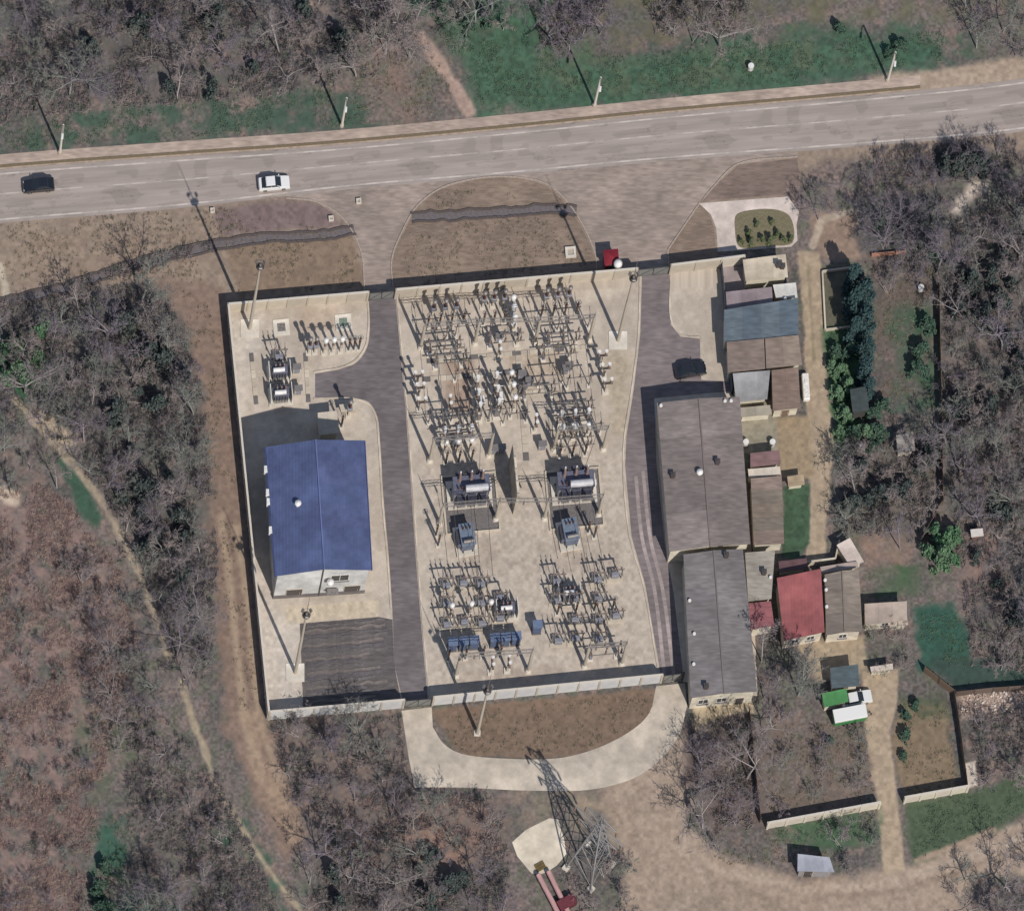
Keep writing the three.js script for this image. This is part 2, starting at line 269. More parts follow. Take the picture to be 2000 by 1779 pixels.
  [[178, 158, 134], [[1685, 1310], [1760, 1305], [1755, 1370], [1740, 1430], [1755, 1560], [1772, 1700], [1730, 1705], [1715, 1560], [1690, 1430]], { f: 4, amp: 4 }],
  [[170, 152, 128], [[1560, 1255], [1690, 1240], [1700, 1310], [1600, 1330], [1570, 1290]], { f: 8, amp: 8 }],
  [[118, 104, 94], [[1480, 1410], [1690, 1410], [1715, 1560], [1500, 1605]], { f: 8, amp: 10, mot: 2 }],
  [[136, 118, 96], [[1760, 1370], [1850, 1370], [1875, 1540], [1765, 1555], [1745, 1440]], { f: 8, amp: 10 }],
  [[88, 96, 74], [[1760, 1360], [1850, 1360], [1860, 1400], [1760, 1410]], { f: 10, amp: 10, mot: 2 }],
  [[78, 102, 76], [[1500, 1615], [1720, 1575], [1725, 1640], [1640, 1660], [1540, 1650]], { f: 8, amp: 10, mot: 3 }],
  [[82, 96, 74], [[1775, 1565], [1900, 1545], [2010, 1500], [2010, 1590], [1860, 1650], [1780, 1690]], { f: 10, amp: 10 }],
  [[168, 146, 126], [[1790, 1680], [1860, 1655], [1940, 1620]], { line: 4, f: 5, amp: 6 }],
  [[176, 152, 136], [[1870, 1350], [2010, 1345], [2010, 1400], [1880, 1405]], { f: 8, amp: 12, mot: 2 }],
  [[214, 200, 184], [[1885, 1490], [1908, 1485], [1912, 1535], [1890, 1540]], { f: 3, amp: 3 }],
  [[186, 168, 140], [[1353, 1375], [1470, 1362], [1475, 1392], [1400, 1400], [1395, 1430], [1360, 1430]], { f: 4, amp: 4 }],
];
const gx0 = -24, gy0 = -134, gspan = 2048;
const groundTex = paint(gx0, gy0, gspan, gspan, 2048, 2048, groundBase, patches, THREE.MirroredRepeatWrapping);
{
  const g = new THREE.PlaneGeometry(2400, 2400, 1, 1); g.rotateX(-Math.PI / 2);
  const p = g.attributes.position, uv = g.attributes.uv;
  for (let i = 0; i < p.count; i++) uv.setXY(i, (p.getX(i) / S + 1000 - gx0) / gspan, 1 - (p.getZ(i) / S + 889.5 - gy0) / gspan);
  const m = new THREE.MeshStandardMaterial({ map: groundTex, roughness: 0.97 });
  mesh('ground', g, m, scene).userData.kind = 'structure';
}
// ---------------------------------------------------------------- road
const NL = [[-2400, 560], [-600, 398], [0, 338], [350, 312], [650, 291], [1000, 259], [1300, 228], [1700, 192], [2000, 160], [2600, 60], [4400, -300]];
const SL = [[-2400, 655], [-600, 490], [0, 430], [350, 401], [700, 362], [1000, 337], [1300, 309], [1700, 279], [2000, 251], [2600, 160], [4400, -190]];
const lineY = (L, x) => { let i = 1; while (i < L.length - 1 && L[i][0] < x) i++; const [a, b] = L[i - 1], [c, d] = L[i]; const t = (x - a) / (c - a); const sl = k => k <= 0 || k >= L.length - 1 ? (d - b) / (c - a) : (L[k + 1][1] - L[k - 1][1]) / (L[k + 1][0] - L[k - 1][0]); const w = c - a, m0 = sl(i - 1) * w, m1 = sl(i) * w, t2 = t * t, t3 = t2 * t; return (2 * t3 - 3 * t2 + 1) * b + (t3 - 2 * t2 + t) * m0 + (-2 * t3 + 3 * t2) * d + (t3 - t2) * m1; };
const along = (L, dy, x0 = -2300, x1 = 4300, st = 50) => { const o = []; for (let x = x0; x <= x1; x += st) o.push([x, lineY(L, x) + dy]); return o; };
function band(name, La, da, Lb, db, y, mat, x0, x1) { return sheet(name, [...along(La, da, x0, x1), ...along(Lb, db, x0, x1).reverse()], y, mat); }
const roadTex = tile(1024, (u, v) => {                       // v runs across the carriageway: tyre-polished lanes, patches and fine grit
  const n = pn(u, v, 6, 6), lane = 0.55 * pn2(u, v, 2, 14, 3) + 0.3 * pn2(u, v, 5, 40, 8) + 0.15 * pn2(u, v, 9, 90, 21), fine = NT[(Math.floor(u * 1024) * 7 & 255) | ((Math.floor(v * 1024) * 13 & 255) << 8)];
  const crack = 1 - sst(0, 0.016, Math.abs(pn(u, v, 9, 4) - 0.47)), oil = sst(0.62, 0.75, pn2(u, v, 22, 9, 40));
  return 0.74 + 0.12 * (n - 0.3) + 0.15 * (lane - 0.45) + 0.05 * fine - 0.12 * crack * sst(0.45, 0.6, pn(u, v, 5, 2)) - 0.05 * oil;
}, 1);
roadTex.colorSpace = THREE.SRGBColorSpace;
{
  const g = new THREE.BufferGeometry(), pos = [], uv = [], idx = []; let i = 0;
  for (let x = -2300; x <= 4300; x += 25, i++) { const a = lineY(NL, x) - 7, b = lineY(SL, x) + 6; for (const [k, py] of [[0, a], [0.25, lerp(a, b, .25)], [0.5, lerp(a, b, .5)], [0.75, lerp(a, b, .75)], [1, b]]) { pos.push(X(x), 0.02, Z(py)); uv.push(X(x) / 42, k * 0.98); } if (i) for (let k = 0; k < 4; k++) { const q = i * 5 + k, p = q - 5; idx.push(p, p + 1, q, q, p + 1, q + 1); } }
  g.setAttribute('position', new THREE.Float32BufferAttribute(pos, 3)); g.setAttribute('uv', new THREE.Float32BufferAttribute(uv, 2)); g.setIndex(idx); g.computeVertexNormals();
  const n = g.attributes.normal; if (n.getY(0) < 0) { g.setIndex(idx.map((v, k, a) => k % 3 === 1 ? a[k + 1] : k % 3 === 2 ? a[k - 1] : v)); g.computeVertexNormals(); }
  const road = mesh('road', g, M([166, 153, 144], { map: roadTex, bump: texBump, bs: 0.006 }), scene); road.userData.kind = 'structure';
  const paintM = M([190, 178, 169], { map: texGrime });
  mesh('edge_line', ribbonGeo(along(NL, 2), 0.22, 0.028), paintM, road); mesh('edge_line', ribbonGeo(along(SL, -1), 0.24, 0.028), paintM, road);
  const mid = along(NL, 0).map((p, k) => [p[0], (p[1] + along(SL, 0)[k][1]) / 2 - 5]);
  mesh('centre_line', ribbonGeo(mid, 0.2, 0.028), M([182, 170, 161], { map: texGrime }), road);
}
band('pavement', NL, -36, NL, -16, 0.03, M([182, 162, 147], { map: texStreak }), -2300, 1800);
ribbon('verge_kerb', along(NL, -13, -2300, 1800), 0.34, 0.0, M([122, 107, 84], { map: texFine }), 0.1);
// aprons of the two entrances
const apronM = M([158, 142, 131], { map: texStreak, bump: texBump, bs: 0.01 });
sheet('entrance_apron', [[560, 383], [640, 372], [740, 362], [900, 349], [930, 350], [860, 370], [815, 405], [790, 450], [768, 500], [770, 574], [716, 578], [712, 545], [705, 490], [672, 430], [622, 396]], 0.012, apronM);
sheet('entrance_apron', [[1000, 341], [1200, 324], [1420, 305], [1560, 297], [1560, 306], [1440, 322], [1390, 370], [1368, 395], [1306, 488], [1309, 524], [1242, 531], [1166, 538], [1165, 500], [1140, 440], [1110, 395], [1070, 360], [1010, 346]], 0.012, apronM);
const lawnM = M([142, 123, 108], { map: texStreak, bump: texBump, bs: 0.05 });
sheet('lawn_island', curve([[773, 570], [770, 505], [792, 452], [818, 405], [862, 371], [930, 352], [1008, 349], [1066, 363], [1106, 398], [1136, 442], [1162, 500], [1163, 536], [960, 556]], 6), 0.024, lawnM);
sheet('lawn_island', [[1311, 521], [1309, 490], [1371, 399], [1388, 420], [1397, 445], [1402, 512]], 0.024, lawnM);
sheet('lawn_island', [[1375, 392], [1396, 368], [1444, 323], [1560, 309], [1566, 382], [1540, 380]], 0.024, M([132, 114, 104], { map: texStreak, bump: texBump, bs: 0.05 }));
const kerbPts = [curve([[770, 572], [767, 505], [788, 450], [815, 404], [860, 369], [930, 349], [1008, 346], [1070, 360], [1110, 395], [1140, 440], [1165, 500], [1167, 532]], 6, false), [[1309, 520], [1306, 489], [1369, 396]], curve([[1375, 390], [1394, 367], [1442, 321], [1560, 306]], 6, false), curve([[560, 387], [622, 395], [674, 430], [706, 490], [714, 574]], 6, false)];
for (const k of kerbPts) ribbon('kerb', k, 0.16, 0, M([176, 160, 146], { map: texFine }), 0.12);
// concrete forecourt of the eastern house with a planted bed
sheet('forecourt', [[1367, 397], [1541, 384], [1563, 413], [1558, 440], [1560, 470], [1548, 482], [1404, 492], [1401, 445], [1390, 418]], 0.034, M([214, 198, 186], { map: texGrime }));
sheet('planting_bed', curve([[1440, 420], [1465, 411], [1520, 410], [1546, 424], [1550, 474], [1500, 480], [1446, 482], [1438, 450]], 5), 0.05, M([126, 118, 92], { map: texFine, bump: texBump, bs: 0.06 }));
// drainage channels: two dark stone rims with a grey silted bed
function channel(pts, w) {
  const c = new THREE.Group(); c.name = numbered('drainage_channel'); c.userData.kind = 'structure'; scene.add(c);
  const off = s => pts.map((p, i) => { const a = pts[Math.max(0, i - 1)], b = pts[Math.min(pts.length - 1, i + 1)], l = Math.hypot(b[0] - a[0], b[1] - a[1]); return [p[0] - (b[1] - a[1]) / l * s, p[1] + (b[0] - a[0]) / l * s]; });
  ribbon('bed', pts, w * S * 2, 0.035, M([112, 104, 104], { map: texFine }), 0, c);
  for (const s of [-w, w]) ribbon('rim', off(s).map(([x, y]) => [x + (vn(x * 0.2, y * 0.2 + s) - 0.5) * 5, y + (vn(x * 0.15 + 9, y * 0.2 + s) - 0.5) * 7]), 0.27, 0.0, M([94, 84, 80], { map: texFine }), 0.2, c);
}
channel(curve([[-60, 610], [20, 588], [140, 560], [220, 532], [300, 508], [420, 480], [520, 466], [640, 459], [694, 450]], 6, false), 9);
channel(curve([[806, 424], [900, 421], [1000, 414], [1085, 409], [1128, 412]], 6, false), 9);
// ---------------------------------------------------------------- the yard
const YX = 420, YY = 560, YW = 1080, YH = 880;
const yardTex = paint(YX, YY, YW, YH, 1620, 1320, (x, y) => {
  const n = fbm(x * 0.02, y * 0.02, 4), m = fbm(x * 0.1 + 9, y * 0.1, 3), e = fbm(x * 0.5, y * 0.5, 2);
  const c = mix([203, 189, 172], [187, 173, 157], sst(0.4, 0.65, n)); const g = 1 + (m - 0.5) * 0.14 + (e - 0.5) * 0.08; return [c[0] * g, c[1] * g, c[2] * g];
}, [
  [[210, 198, 184], [[445, 620], [520, 610], [480, 800], [530, 1180], [580, 1220], [590, 1390], [520, 1400]], { f: 14, amp: 10, a: 0.8 }],
  [[172, 150, 132], [[868, 702], [925, 700], [930, 800], [872, 800]], { f: 12, amp: 9 }],
  [[190, 172, 152], [[985, 690], [1090, 680], [1100, 735], [1000, 740]], { f: 10, amp: 8 }],
  [[186, 166, 146], [[590, 600], [660, 598], [650, 640], [590, 650]], { f: 10, amp: 10, a: .7 }],
  [[184, 168, 146], [[1190, 690], [1240, 690], [1225, 850], [1190, 860]], { f: 16, amp: 12 }],
  [[194, 180, 164], [[820, 905], [1220, 870], [1240, 1060], [1290, 1310], [840, 1350]], { f: 18, amp: 12, a: 0.9 }],
  [[180, 165, 149], [[900, 1060], [1200, 1040], [1220, 1110], [880, 1130]], { f: 20, amp: 14, mot: 2 }],
  [[178, 161, 146], [[900, 1310], [1100, 1295], [1100, 1330], [900, 1345]], { f: 8, amp: 8, mot: 2 }],
  [[204, 188, 164], [[560, 1185], [740, 1170], [740, 1205], [560, 1215]], { f: 5, amp: 4 }],
  [[150, 136, 124], [[820, 560], [1250, 530], [1250, 560], [820, 590]], { f: 4, amp: 6, a: 0.25 }],
]);
yardTex.repeat.set(1 / (YW * S), 1 / (YH * S)); yardTex.offset.set(-X(YX) / (YW * S), Z(YY + YH) / (YH * S));
const yardM = new THREE.MeshStandardMaterial({ map: yardTex, roughness: 0.95, bumpMap: texBump, bumpScale: 0.02 });
sheet('yard', [[444, 607], [720, 583], [1240, 537], [1409, 520], [1416, 640], [1424, 760], [1440, 780], [1470, 1070], [1482, 1360], [1330, 1330], [790, 1378], [524, 1402]], 0.03, yardM);
const asphM = M([115, 107, 107], { map: texStreak, bump: texBump, bs: 0.01 }), asphD = M([112, 104, 106], { map: texStreak, bump: texBump, bs: 0.01 });
sheet('service_drive', [...curve([[722, 586], [724, 640], [718, 680], [698, 708], [664, 722]], 5, false), [617, 730], [617, 776], ...curve([[690, 776], [722, 786], [738, 812], [744, 860], [750, 960], [762, 1100], [768, 1190]], 5, false), [772, 1300], [790, 1376], [838, 1372], [826, 1240], [814, 1090], [804, 940], [794, 800], [784, 690], [774, 582]], 0.046, asphM);
sheet('service_drive', [[1256, 536], [1253, 650], [1240, 760], [1226, 850], [1223, 910], [1236, 1050], [1262, 1140], [1294, 1326], [1337, 1322], [1318, 1160], [1300, 1060], [1284, 900], [1280, 778], [1430, 764], [1426, 745], [1372, 742], [1369, 662], [1332, 658], [1312, 634], [1309, 530]], 0.046, M([130, 119, 118], { map: texStreak, bump: texBump, bs: 0.01 }));
for (const pts of [[[1258, 920], [1272, 1050], [1296, 1150], [1318, 1318]], [[1244, 930], [1256, 1050], [1280, 1150], [1300, 1318]]]) ribbon('wheel_strip', curve(pts, 6, false), 0.5, 0.05, M([166, 152, 148], { map: texStreak }));
for (const pts of [curve([[720, 588], [721, 640], [715, 678], [696, 704], [664, 719], [614, 727]], 5, false), curve([[614, 779], [690, 779], [720, 789], [735, 812], [741, 860], [747, 960], [759, 1100], [765, 1190]], 5, false), [[777, 582], [787, 690], [797, 800], [807, 940], [817, 1090], [829, 1240], [841, 1370]], curve([[1252, 540], [1249, 650], [1236, 760], [1222, 850], [1219, 910], [1232, 1050], [1258, 1140], [1290, 1326]], 5, false), curve([[1312, 530], [1314, 630], [1334, 655], [1369, 659]], 5, false)]) ribbon('yard_kerb', pts, 0.2, 0, mt.kerb, 0.15);
// dark ploughed bed in the south-west corner
sheet('dark_bed', [[587, 1218], [740, 1205], [768, 1210], [772, 1300], [786, 1372], [594, 1384]], 0.044, M([108, 101, 99], { map: texStreak, bump: texBump, bs: 0.1 }));
{ // furrows of the bed
  const r = rng(5); for (let i = 0; i < 17; i++) { const y = 1226 + i * 9.2, pts = []; const x0 = 592 + r() * 12, x1 = (y < 1300 ? 764 : 770) - r() * (i > 5 ? 60 : 14); for (let k = 0; k <= 12; k++) pts.push([lerp(x0, x1, k / 12), y - 0.09 * (lerp(x0, x1, k / 12) - 590) + (r() - 0.5) * 5]); ribbon('furrow', curve(pts, 3, false), 0.3 + r() * 0.2, 0, M([[106, 100, 98], [118, 109, 104], [98, 93, 94]][i % 3], { map: texStreak }), 0.07 + r() * 0.06); }
}
// loop drive south of the compound, pad and lane strips
const paleM = M([202, 188, 170], { map: texGrime, bump: texBump, bs: 0.02 });
sheet('loop_drive', [[786, 1388], [845, 1381], ...curve([[847, 1420], [868, 1452], [900, 1471], [1000, 1482], [1110, 1478], [1210, 1442], [1268, 1396], [1284, 1340]], 6, false), [1340, 1334], ...curve([[1344, 1380], [1326, 1440], [1262, 1508], [1170, 1540], [1040, 1544], [900, 1538], [812, 1538]], 6, false), [800, 1480]], 0.016, paleM);
sheet('concrete_pad', [[1002, 1645], [1030, 1620], [1075, 1598], [1092, 1600], [1104, 1640], [1108, 1668], [1090, 1690], [1072, 1702], [1056, 1708], [1040, 1706], [1012, 1672]], 0.03, M([220, 206, 184], { map: texGrime }));
sheet('garden_path', [[1319, 655], [1309, 530], [1408, 520], [1420, 640], [1427, 758], [1376, 760], [1370, 655]], 0.04, yardM);
sheet('paved_court', [[1408, 500], [1456, 496], [1458, 580], [1414, 590]], 0.05, M([160, 146, 144], { map: texGrime }));
// ---------------------------------------------------------------- walls and fences
const unit = new THREE.BoxGeometry(1, 1, 1);
function wallRun(name, label, cat, line, h, o) {
  const [x0, z0] = at(...line[0]); const t = thing(name, label, cat, x0, z0, 0, o.group); const r = rng(Math.round(line[0][0] * 3 + line[0][1]));
  for (let s = 1; s < line.length; s++) {
    const a = at(...line[s - 1]), b = at(...line[s]), L = Math.hypot(b[0] - a[0], b[1] - a[1]), n = Math.max(1, Math.round(L / o.len)), yaw = -Math.atan2(b[1] - a[1], b[0] - a[0]);
    for (let i = 0; i < n; i++) {
      const f = (i + 0.5) / n, m = mesh(o.part ?? 'panel', unit, o.mats[Math.floor(r() * o.mats.length)], t);
      m.scale.set(L / n - (o.post ? o.post * 0.6 : 0.02), h, o.th); m.position.set(lerp(a[0], b[0], f) - x0, h / 2 + (o.lift ?? 0), lerp(a[1], b[1], f) - z0); m.rotation.y = yaw;
    }
    if (o.post) for (let i = s > 1 ? 1 : 0; i <= n; i++) { const f = i / n, m = mesh('post', unit, o.postM ?? o.mats[0], t), ph = h + 0.12; m.scale.set(o.post, ph, o.post + o.th * 0.4); m.position.set(lerp(a[0], b[0], f) - x0, ph / 2, lerp(a[1], b[1], f) - z0); m.rotation.y = yaw; }
    if (o.cap) for (let i = 0; i < n; i++) { const f = (i + 0.5) / n, m = mesh('coping', unit, o.cap, t); m.scale.set(L / n - 0.03, 0.08, o.th + 0.14); m.position.set(lerp(a[0], b[0], f) - x0, h + 0.16, lerp(a[1], b[1], f) - z0); m.rotation.y = yaw; }
  }
  return t;
}
function gate(label, a, b, h, mat, group) {
  const p = at(...a), q = at(...b), L = Math.hypot(q[0] - p[0], q[1] - p[1]), t = thing('gate', label, 'gate', (p[0] + q[0]) / 2, (p[1] + q[1]) / 2, -Math.atan2(q[1] - p[1], q[0] - p[0]), group);
  for (const s of [-1, 1]) {
    mesh('gate_post', box(0.25, h + 0.25, 0.25, s * (L / 2 - 0.13)), mt.darkSteel, t);
    const w = L / 2 - 0.32, cx = s * (w / 2 + 0.03), lf = mesh('leaf', box(w, h - 0.3, 0.03, cx, 0.2, 0), mat, t);
    mesh('frame', join([box(w, 0.07, 0.08, cx, 0.14), box(w, 0.07, 0.08, cx, h - 0.12), box(0.07, h - 0.26, 0.08, cx - w / 2, 0.16), box(0.07, h - 0.26, 0.08, cx + w / 2, 0.16), bar([cx - w / 2, 0.2, 0.05], [cx + w / 2, h - 0.1, 0.05], 0.03)]), mt.darkSteel, lf);
  }
  return t;
}
const pw = { len: 3, th: 0.14, mats: [mt.concrete, mt.concreteB, mt.concreteC], post: 0.28, postM: mt.concreteB, cap: mt.paleConcrete };
const WH = 2.6, southM = [M([214, 212, 208], { map: texGrime, bump: texBump, bs: 0.01 }), M([206, 205, 203], { map: texGrime, bump: texBump, bs: 0.01 })];
wallRun('panel_wall', 'long precast concrete panel wall between the blue-roofed hall yard and the road', 'wall', [[445, 610], [718, 587]], WH, { ...pw });
wallRun('panel_wall', 'precast concrete panel wall behind the switchyard between the two road gates', 'wall', [[773, 582], [1243, 541]], WH, { ...pw });
wallRun('panel_wall', 'precast concrete panel wall from the eastern road gate to the houses', 'wall', [[1310, 534], [1408, 522], [1452, 516]], WH, { ...pw });
wallRun('panel_wall', 'precast concrete panel wall along the dirt track west of the compound', 'wall', [[445, 611], [524, 1404]], WH, { ...pw });
wallRun('panel_wall', 'precast concrete panel wall south of the dark ploughed bed', 'wall', [[526, 1405], [788, 1382]], WH, { ...pw, mats: southM });
wallRun('panel_wall', 'precast concrete panel wall above the curved pale drive', 'wall', [[846, 1377], [1292, 1333]], WH, { ...pw, mats: southM });
const gateM = M([128, 128, 124], { rough: 0.6 });
gate('grey steel double gate at the western road entrance', [718, 587], [773, 582], 2.3, gateM);
gate('grey steel double gate at the eastern road entrance', [1243, 541], [1310, 534], 2.3, gateM);
gate('grey steel double gate at the western end of the curved drive', [788, 1382], [846, 1377], 2.3, gateM);
gate('grey steel double gate beside the long grey building', [1292, 1333], [1336, 1328], 2.3, gateM);
const cf = { len: 2.5, th: 0.16, mats: [mt.cream, mt.concreteC, mt.concrete], post: 0.3, postM: mt.cream, cap: mt.paleConcrete };
wallRun('garden_wall', 'pale garden wall west of the gravel lane by the green verge', 'wall', [[1500, 1618], [1718, 1578]], 1.9, cf);
wallRun('garden_wall', 'pale garden wall east of the gravel lane beside the brown plot', 'wall', [[1768, 1568], [1890, 1546]], 1.9, cf);
const df = { len: 2.2, th: 0.05, mats: [mt.wood, M([104, 88, 78], { map: texStreak }), M([116, 100, 90], { map: texStreak })], post: 0.12, postM: mt.darkSteel };
wallRun('board_fence', 'brown board fence on the west side of the southern garden', 'fence', [[1464, 1394], [1474, 1500], [1486, 1606]], 1.7, df);
wallRun('board_fence', 'brown board fence on the east side of the brown plot', 'fence', [[1806, 1312], [1864, 1358], [1878, 1450], [1890, 1544]], 1.8, df);
wallRun('board_fence', 'brown board fence running east from the brown plot', 'fence', [[1868, 1360], [1940, 1352], [2060, 1344]], 1.6, df);
wallRun('board_fence', 'long brown board fence between the gardens and the eastern wood', 'fence', [[1834, 560], [1838, 760], [1842, 985], [1800, 1060]], 1.9, df);
wallRun('low_border', 'low pale kerb round the olive grass plot', 'border', [[1668, 524], [1608, 532], [1614, 646], [1664, 640]], 0.5, { len: 2, th: 0.22, mats: [mt.cream, mt.concrete] });
wallRun('low_border', 'low reddish brick border in the eastern garden', 'border', [[1704, 500], [1772, 494]], 0.6, { len: 2, th: 0.3, mats: [M([176, 128, 108])] });
wallRun('low_wall', 'low dark stone wall by the trees south of the grey building', 'wall', [[1420, 1532], [1344, 1556], [1346, 1578]], 0.9, { len: 1.8, th: 0.25, mats: [mt.darkConc] });
wallRun('metal_fence', 'grey-blue sheet fence between the switchyard path and the houses', 'fence', [[1410, 524], [1420, 640], [1430, 770]], 1.9, { len: 2.2, th: 0.05, mats: [M([120, 126, 136]), M([112, 118, 128])], post: 0.1, postM: mt.darkSteel });
wallRun('low_wall', 'low pale wall north of the red-roofed house', 'wall', [[1575, 1105], [1632, 1098], [1640, 1062]], 1.4, { len: 1.8, th: 0.22, mats: [mt.cream, mt.concrete] });

// ---------------------------------------------------------------- buildings
function slab(c, th) {                            // four corners [x,y,z] west-north, east-north, east-south, west-south
  const v = [...c, ...c.map(p => [p[0], p[1] - th, p[2]])], f = [[0, 3, 2, 1], [4, 5, 6, 7], [0, 1, 5, 4], [1, 2, 6, 5], [2, 3, 7, 6], [3, 0, 4, 7]], pos = [];
  for (const q of f) for (const k of [0, 1, 2, 0, 2, 3]) pos.push(...v[q[k]]);
  const g = new THREE.BufferGeometry(); g.setAttribute('position', new THREE.Float32BufferAttribute(pos, 3)); g.setAttribute('uv', new THREE.Float32BufferAttribute(new Float32Array(pos.length / 3 * 2), 2)); g.computeVertexNormals(); return boxUV(prep(g));
}
function building(o) {
  const Q = o.q.map(p => at(p[0], p[1], o.h)), c = [0, 1].map(k => (Q[0][k] + Q[1][k] + Q[2][k] + Q[3][k]) / 4);
  const t = thing(o.name, o.label, o.cat ?? 'building', c[0], c[1], 0, o.group), rise = o.rise ?? 0.3, rg = o.ridge ?? 'flat';
  const pt = (u, v) => [0, 1].map(k => lerp(lerp(Q[0][k], Q[1][k], u), lerp(Q[3][k], Q[2][k], u), v) - c[k]);
  const hy = (u, v) => o.h + (rg === 'ns' ? rise * (1 - Math.abs(2 * u - 1)) : rg === 'ew' ? rise * (1 - Math.abs(2 * v - 1)) : rg === 'up_n' ? rise * (1 - v) : rg === 'up_s' ? rise * v : rg === 'up_e' ? rise * u : rg === 'up_w' ? rise * (1 - u) : 0);
  const P3 = (u, v, dy = 0) => { const p = pt(u, v); return [p[0], hy(u, v) + dy, p[1]]; };
  const nu = o.nu ?? 2, nv = o.nv ?? 2, mats = Array.isArray(o.roof) ? o.roof : [o.roof], r = rng(o.q[0][0]);
  for (let i = 0; i < nu; i++) for (let j = 0; j < nv; j++) { const dy = (o.step ?? 0.025) * ((i + j) % 2) + 0.004 * r(); mesh('roof_panel', slab([P3(i / nu, j / nv, dy), P3((i + 1) / nu, j / nv, dy), P3((i + 1) / nu, (j + 1) / nv, dy), P3(i / nu, (j + 1) / nv, dy)], 0.14), mats[Math.floor(r() * mats.length)], t); }
  if (rg === 'ns' || rg === 'ew') { const a = rg === 'ns' ? P3(0.5, 0, 0.05) : P3(0, 0.5, 0.05), b = rg === 'ns' ? P3(0.5, 1, 0.05) : P3(1, 0.5, 0.05); mesh('ridge_cap', bar(a, b, 0.11, 8), o.ridgeM ?? mats[0], t); }
  const L = Math.hypot(Q[1][0] - Q[0][0], Q[1][1] - Q[0][1]), D = Math.hypot(Q[3][0] - Q[0][0], Q[3][1] - Q[0][1]), e = (o.over ?? 0.3) / L, f = (o.over ?? 0.3) / D;
  const loop = { n: [[1 - e, f], [0.5, f], [e, f]], w: [[e, f], [e, 0.5], [e, 1 - f]], s: [[e, 1 - f], [0.5, 1 - f], [1 - e, 1 - f]], e: [[1 - e, 1 - f], [1 - e, 0.5], [1 - e, f]] };
  for (const k in loop) { const pos = [], w = loop[k].map(([u, v]) => P3(u, v, -0.1)); for (let i = 0; i < 2; i++) { const a = w[i], b = w[i + 1], A0 = [a[0], 0, a[2]], B0 = [b[0], 0, b[2]]; for (const q of [A0, B0, b, A0, b, a]) pos.push(...q); }
    const g = new THREE.BufferGeometry(); g.setAttribute('position', new THREE.Float32BufferAttribute(pos, 3)); g.setAttribute('uv', new THREE.Float32BufferAttribute(new Float32Array(pos.length / 3 * 2), 2)); g.computeVertexNormals(); mesh('wall', boxUV(prep(g)), o.wall ?? mt.cream, t); }
  t.userData.api = undefined;
  const S0 = P3(e, 1 - f), S1 = P3(1 - e, 1 - f), yaw = -Math.atan2(S1[2] - S0[2], S1[0] - S0[0]);
  const onSouth = (fr, y, g, m, n) => { const q = mesh(n, g, m, t); q.position.set(lerp(S0[0], S1[0], fr), y, lerp(S0[2], S1[2], fr)); q.rotation.y = yaw; return q; };
  for (const [fr, y, w, hh] of o.windows ?? []) { const q = onSouth(fr, y, join([box(w, 0.09, 0.12, 0, 0), box(w, 0.09, 0.12, 0, hh - 0.09), box(0.09, hh - 0.18, 0.12, -w / 2 + 0.045, 0.09), box(0.09, hh - 0.18, 0.12, w / 2 - 0.045, 0.09), box(0.07, hh - 0.18, 0.1, 0, 0.09)]), mt.white, 'window'); mesh('pane', box(w - 0.14, hh - 0.14, 0.04, 0, 0.07, 0.01), mt.glass, q); mesh('sill', box(w + 0.2, 0.06, 0.28, 0, -0.08, 0.08), mt.steel, q); }
  for (const [fr, w, hh, m] of o.doors ?? []) { const q = onSouth(fr, 0.03, box(w, hh, 0.1, 0, 0, 0.02), m ?? mt.darkSteel, 'door'); mesh('handle', box(0.05, 0.2, 0.08, w * 0.36, hh * 0.48, 0.1), mt.white, q); mesh('frame', join([box(0.08, hh, 0.16, -w / 2 - 0.04), box(0.08, hh, 0.16, w / 2 + 0.04), box(w + 0.16, 0.08, 0.16, 0, hh)]), mt.concrete, q); }
  for (const [px, py, kind] of o.vents ?? []) {
    const [vx, vz] = at(px, py, o.h + rise * 0.6); const lx = vx - c[0], lz = vz - c[1];
    // height of the roof under the vent
    let best = [0.5, 0.5], bd = 1e9; for (let u = 0; u <= 1; u += 0.05) for (let v = 0; v <= 1; v += 0.025) { const p = pt(u, v), dd = Math.hypot(p[0] - lx, p[1] - lz); if (dd < bd) { bd = dd; best = [u, v]; } }
    const y = hy(...best) - 0.12;
    if (kind === 'white') { const q = mesh('vent', cyl(0.28, 0.28, 0.7, lx, y, lz, 12), mt.white, t); mesh('cowl', join([cyl(0.48, 0.42, 0.12, lx, y + 0.72, lz, 14), cyl(0.42, 0.1, 0.22, lx, y + 0.84, lz, 14)]), mt.white, q); }
    else if (kind === 'small') mesh('vent', join([cyl(0.12, 0.12, 0.4, lx, y, lz, 10), cyl(0.26, 0.2, 0.14, lx, y + 0.4, lz, 10)]), mt.white, t);
    else { const q = mesh('chimney', box(0.55, 0.9, 0.55, lx, y, lz), M([86, 72, 70]), t); mesh('chimney_cap', join([box(0.7, 0.08, 0.7, lx, y + 0.9, lz), box(0.3, 0.1, 0.3, lx, y + 0.98, lz)]), mt.darkSteel, q); }
  }
  delete t.userData.api; t.userData.local = undefined; delete t.userData.local;
  return { t, c, pt, hy, P3, S0, S1, yaw };
}
const blueM = M([87, 97, 134], { rough: 0.5, bump: texRib, bs: 0.03, map: texGrime });
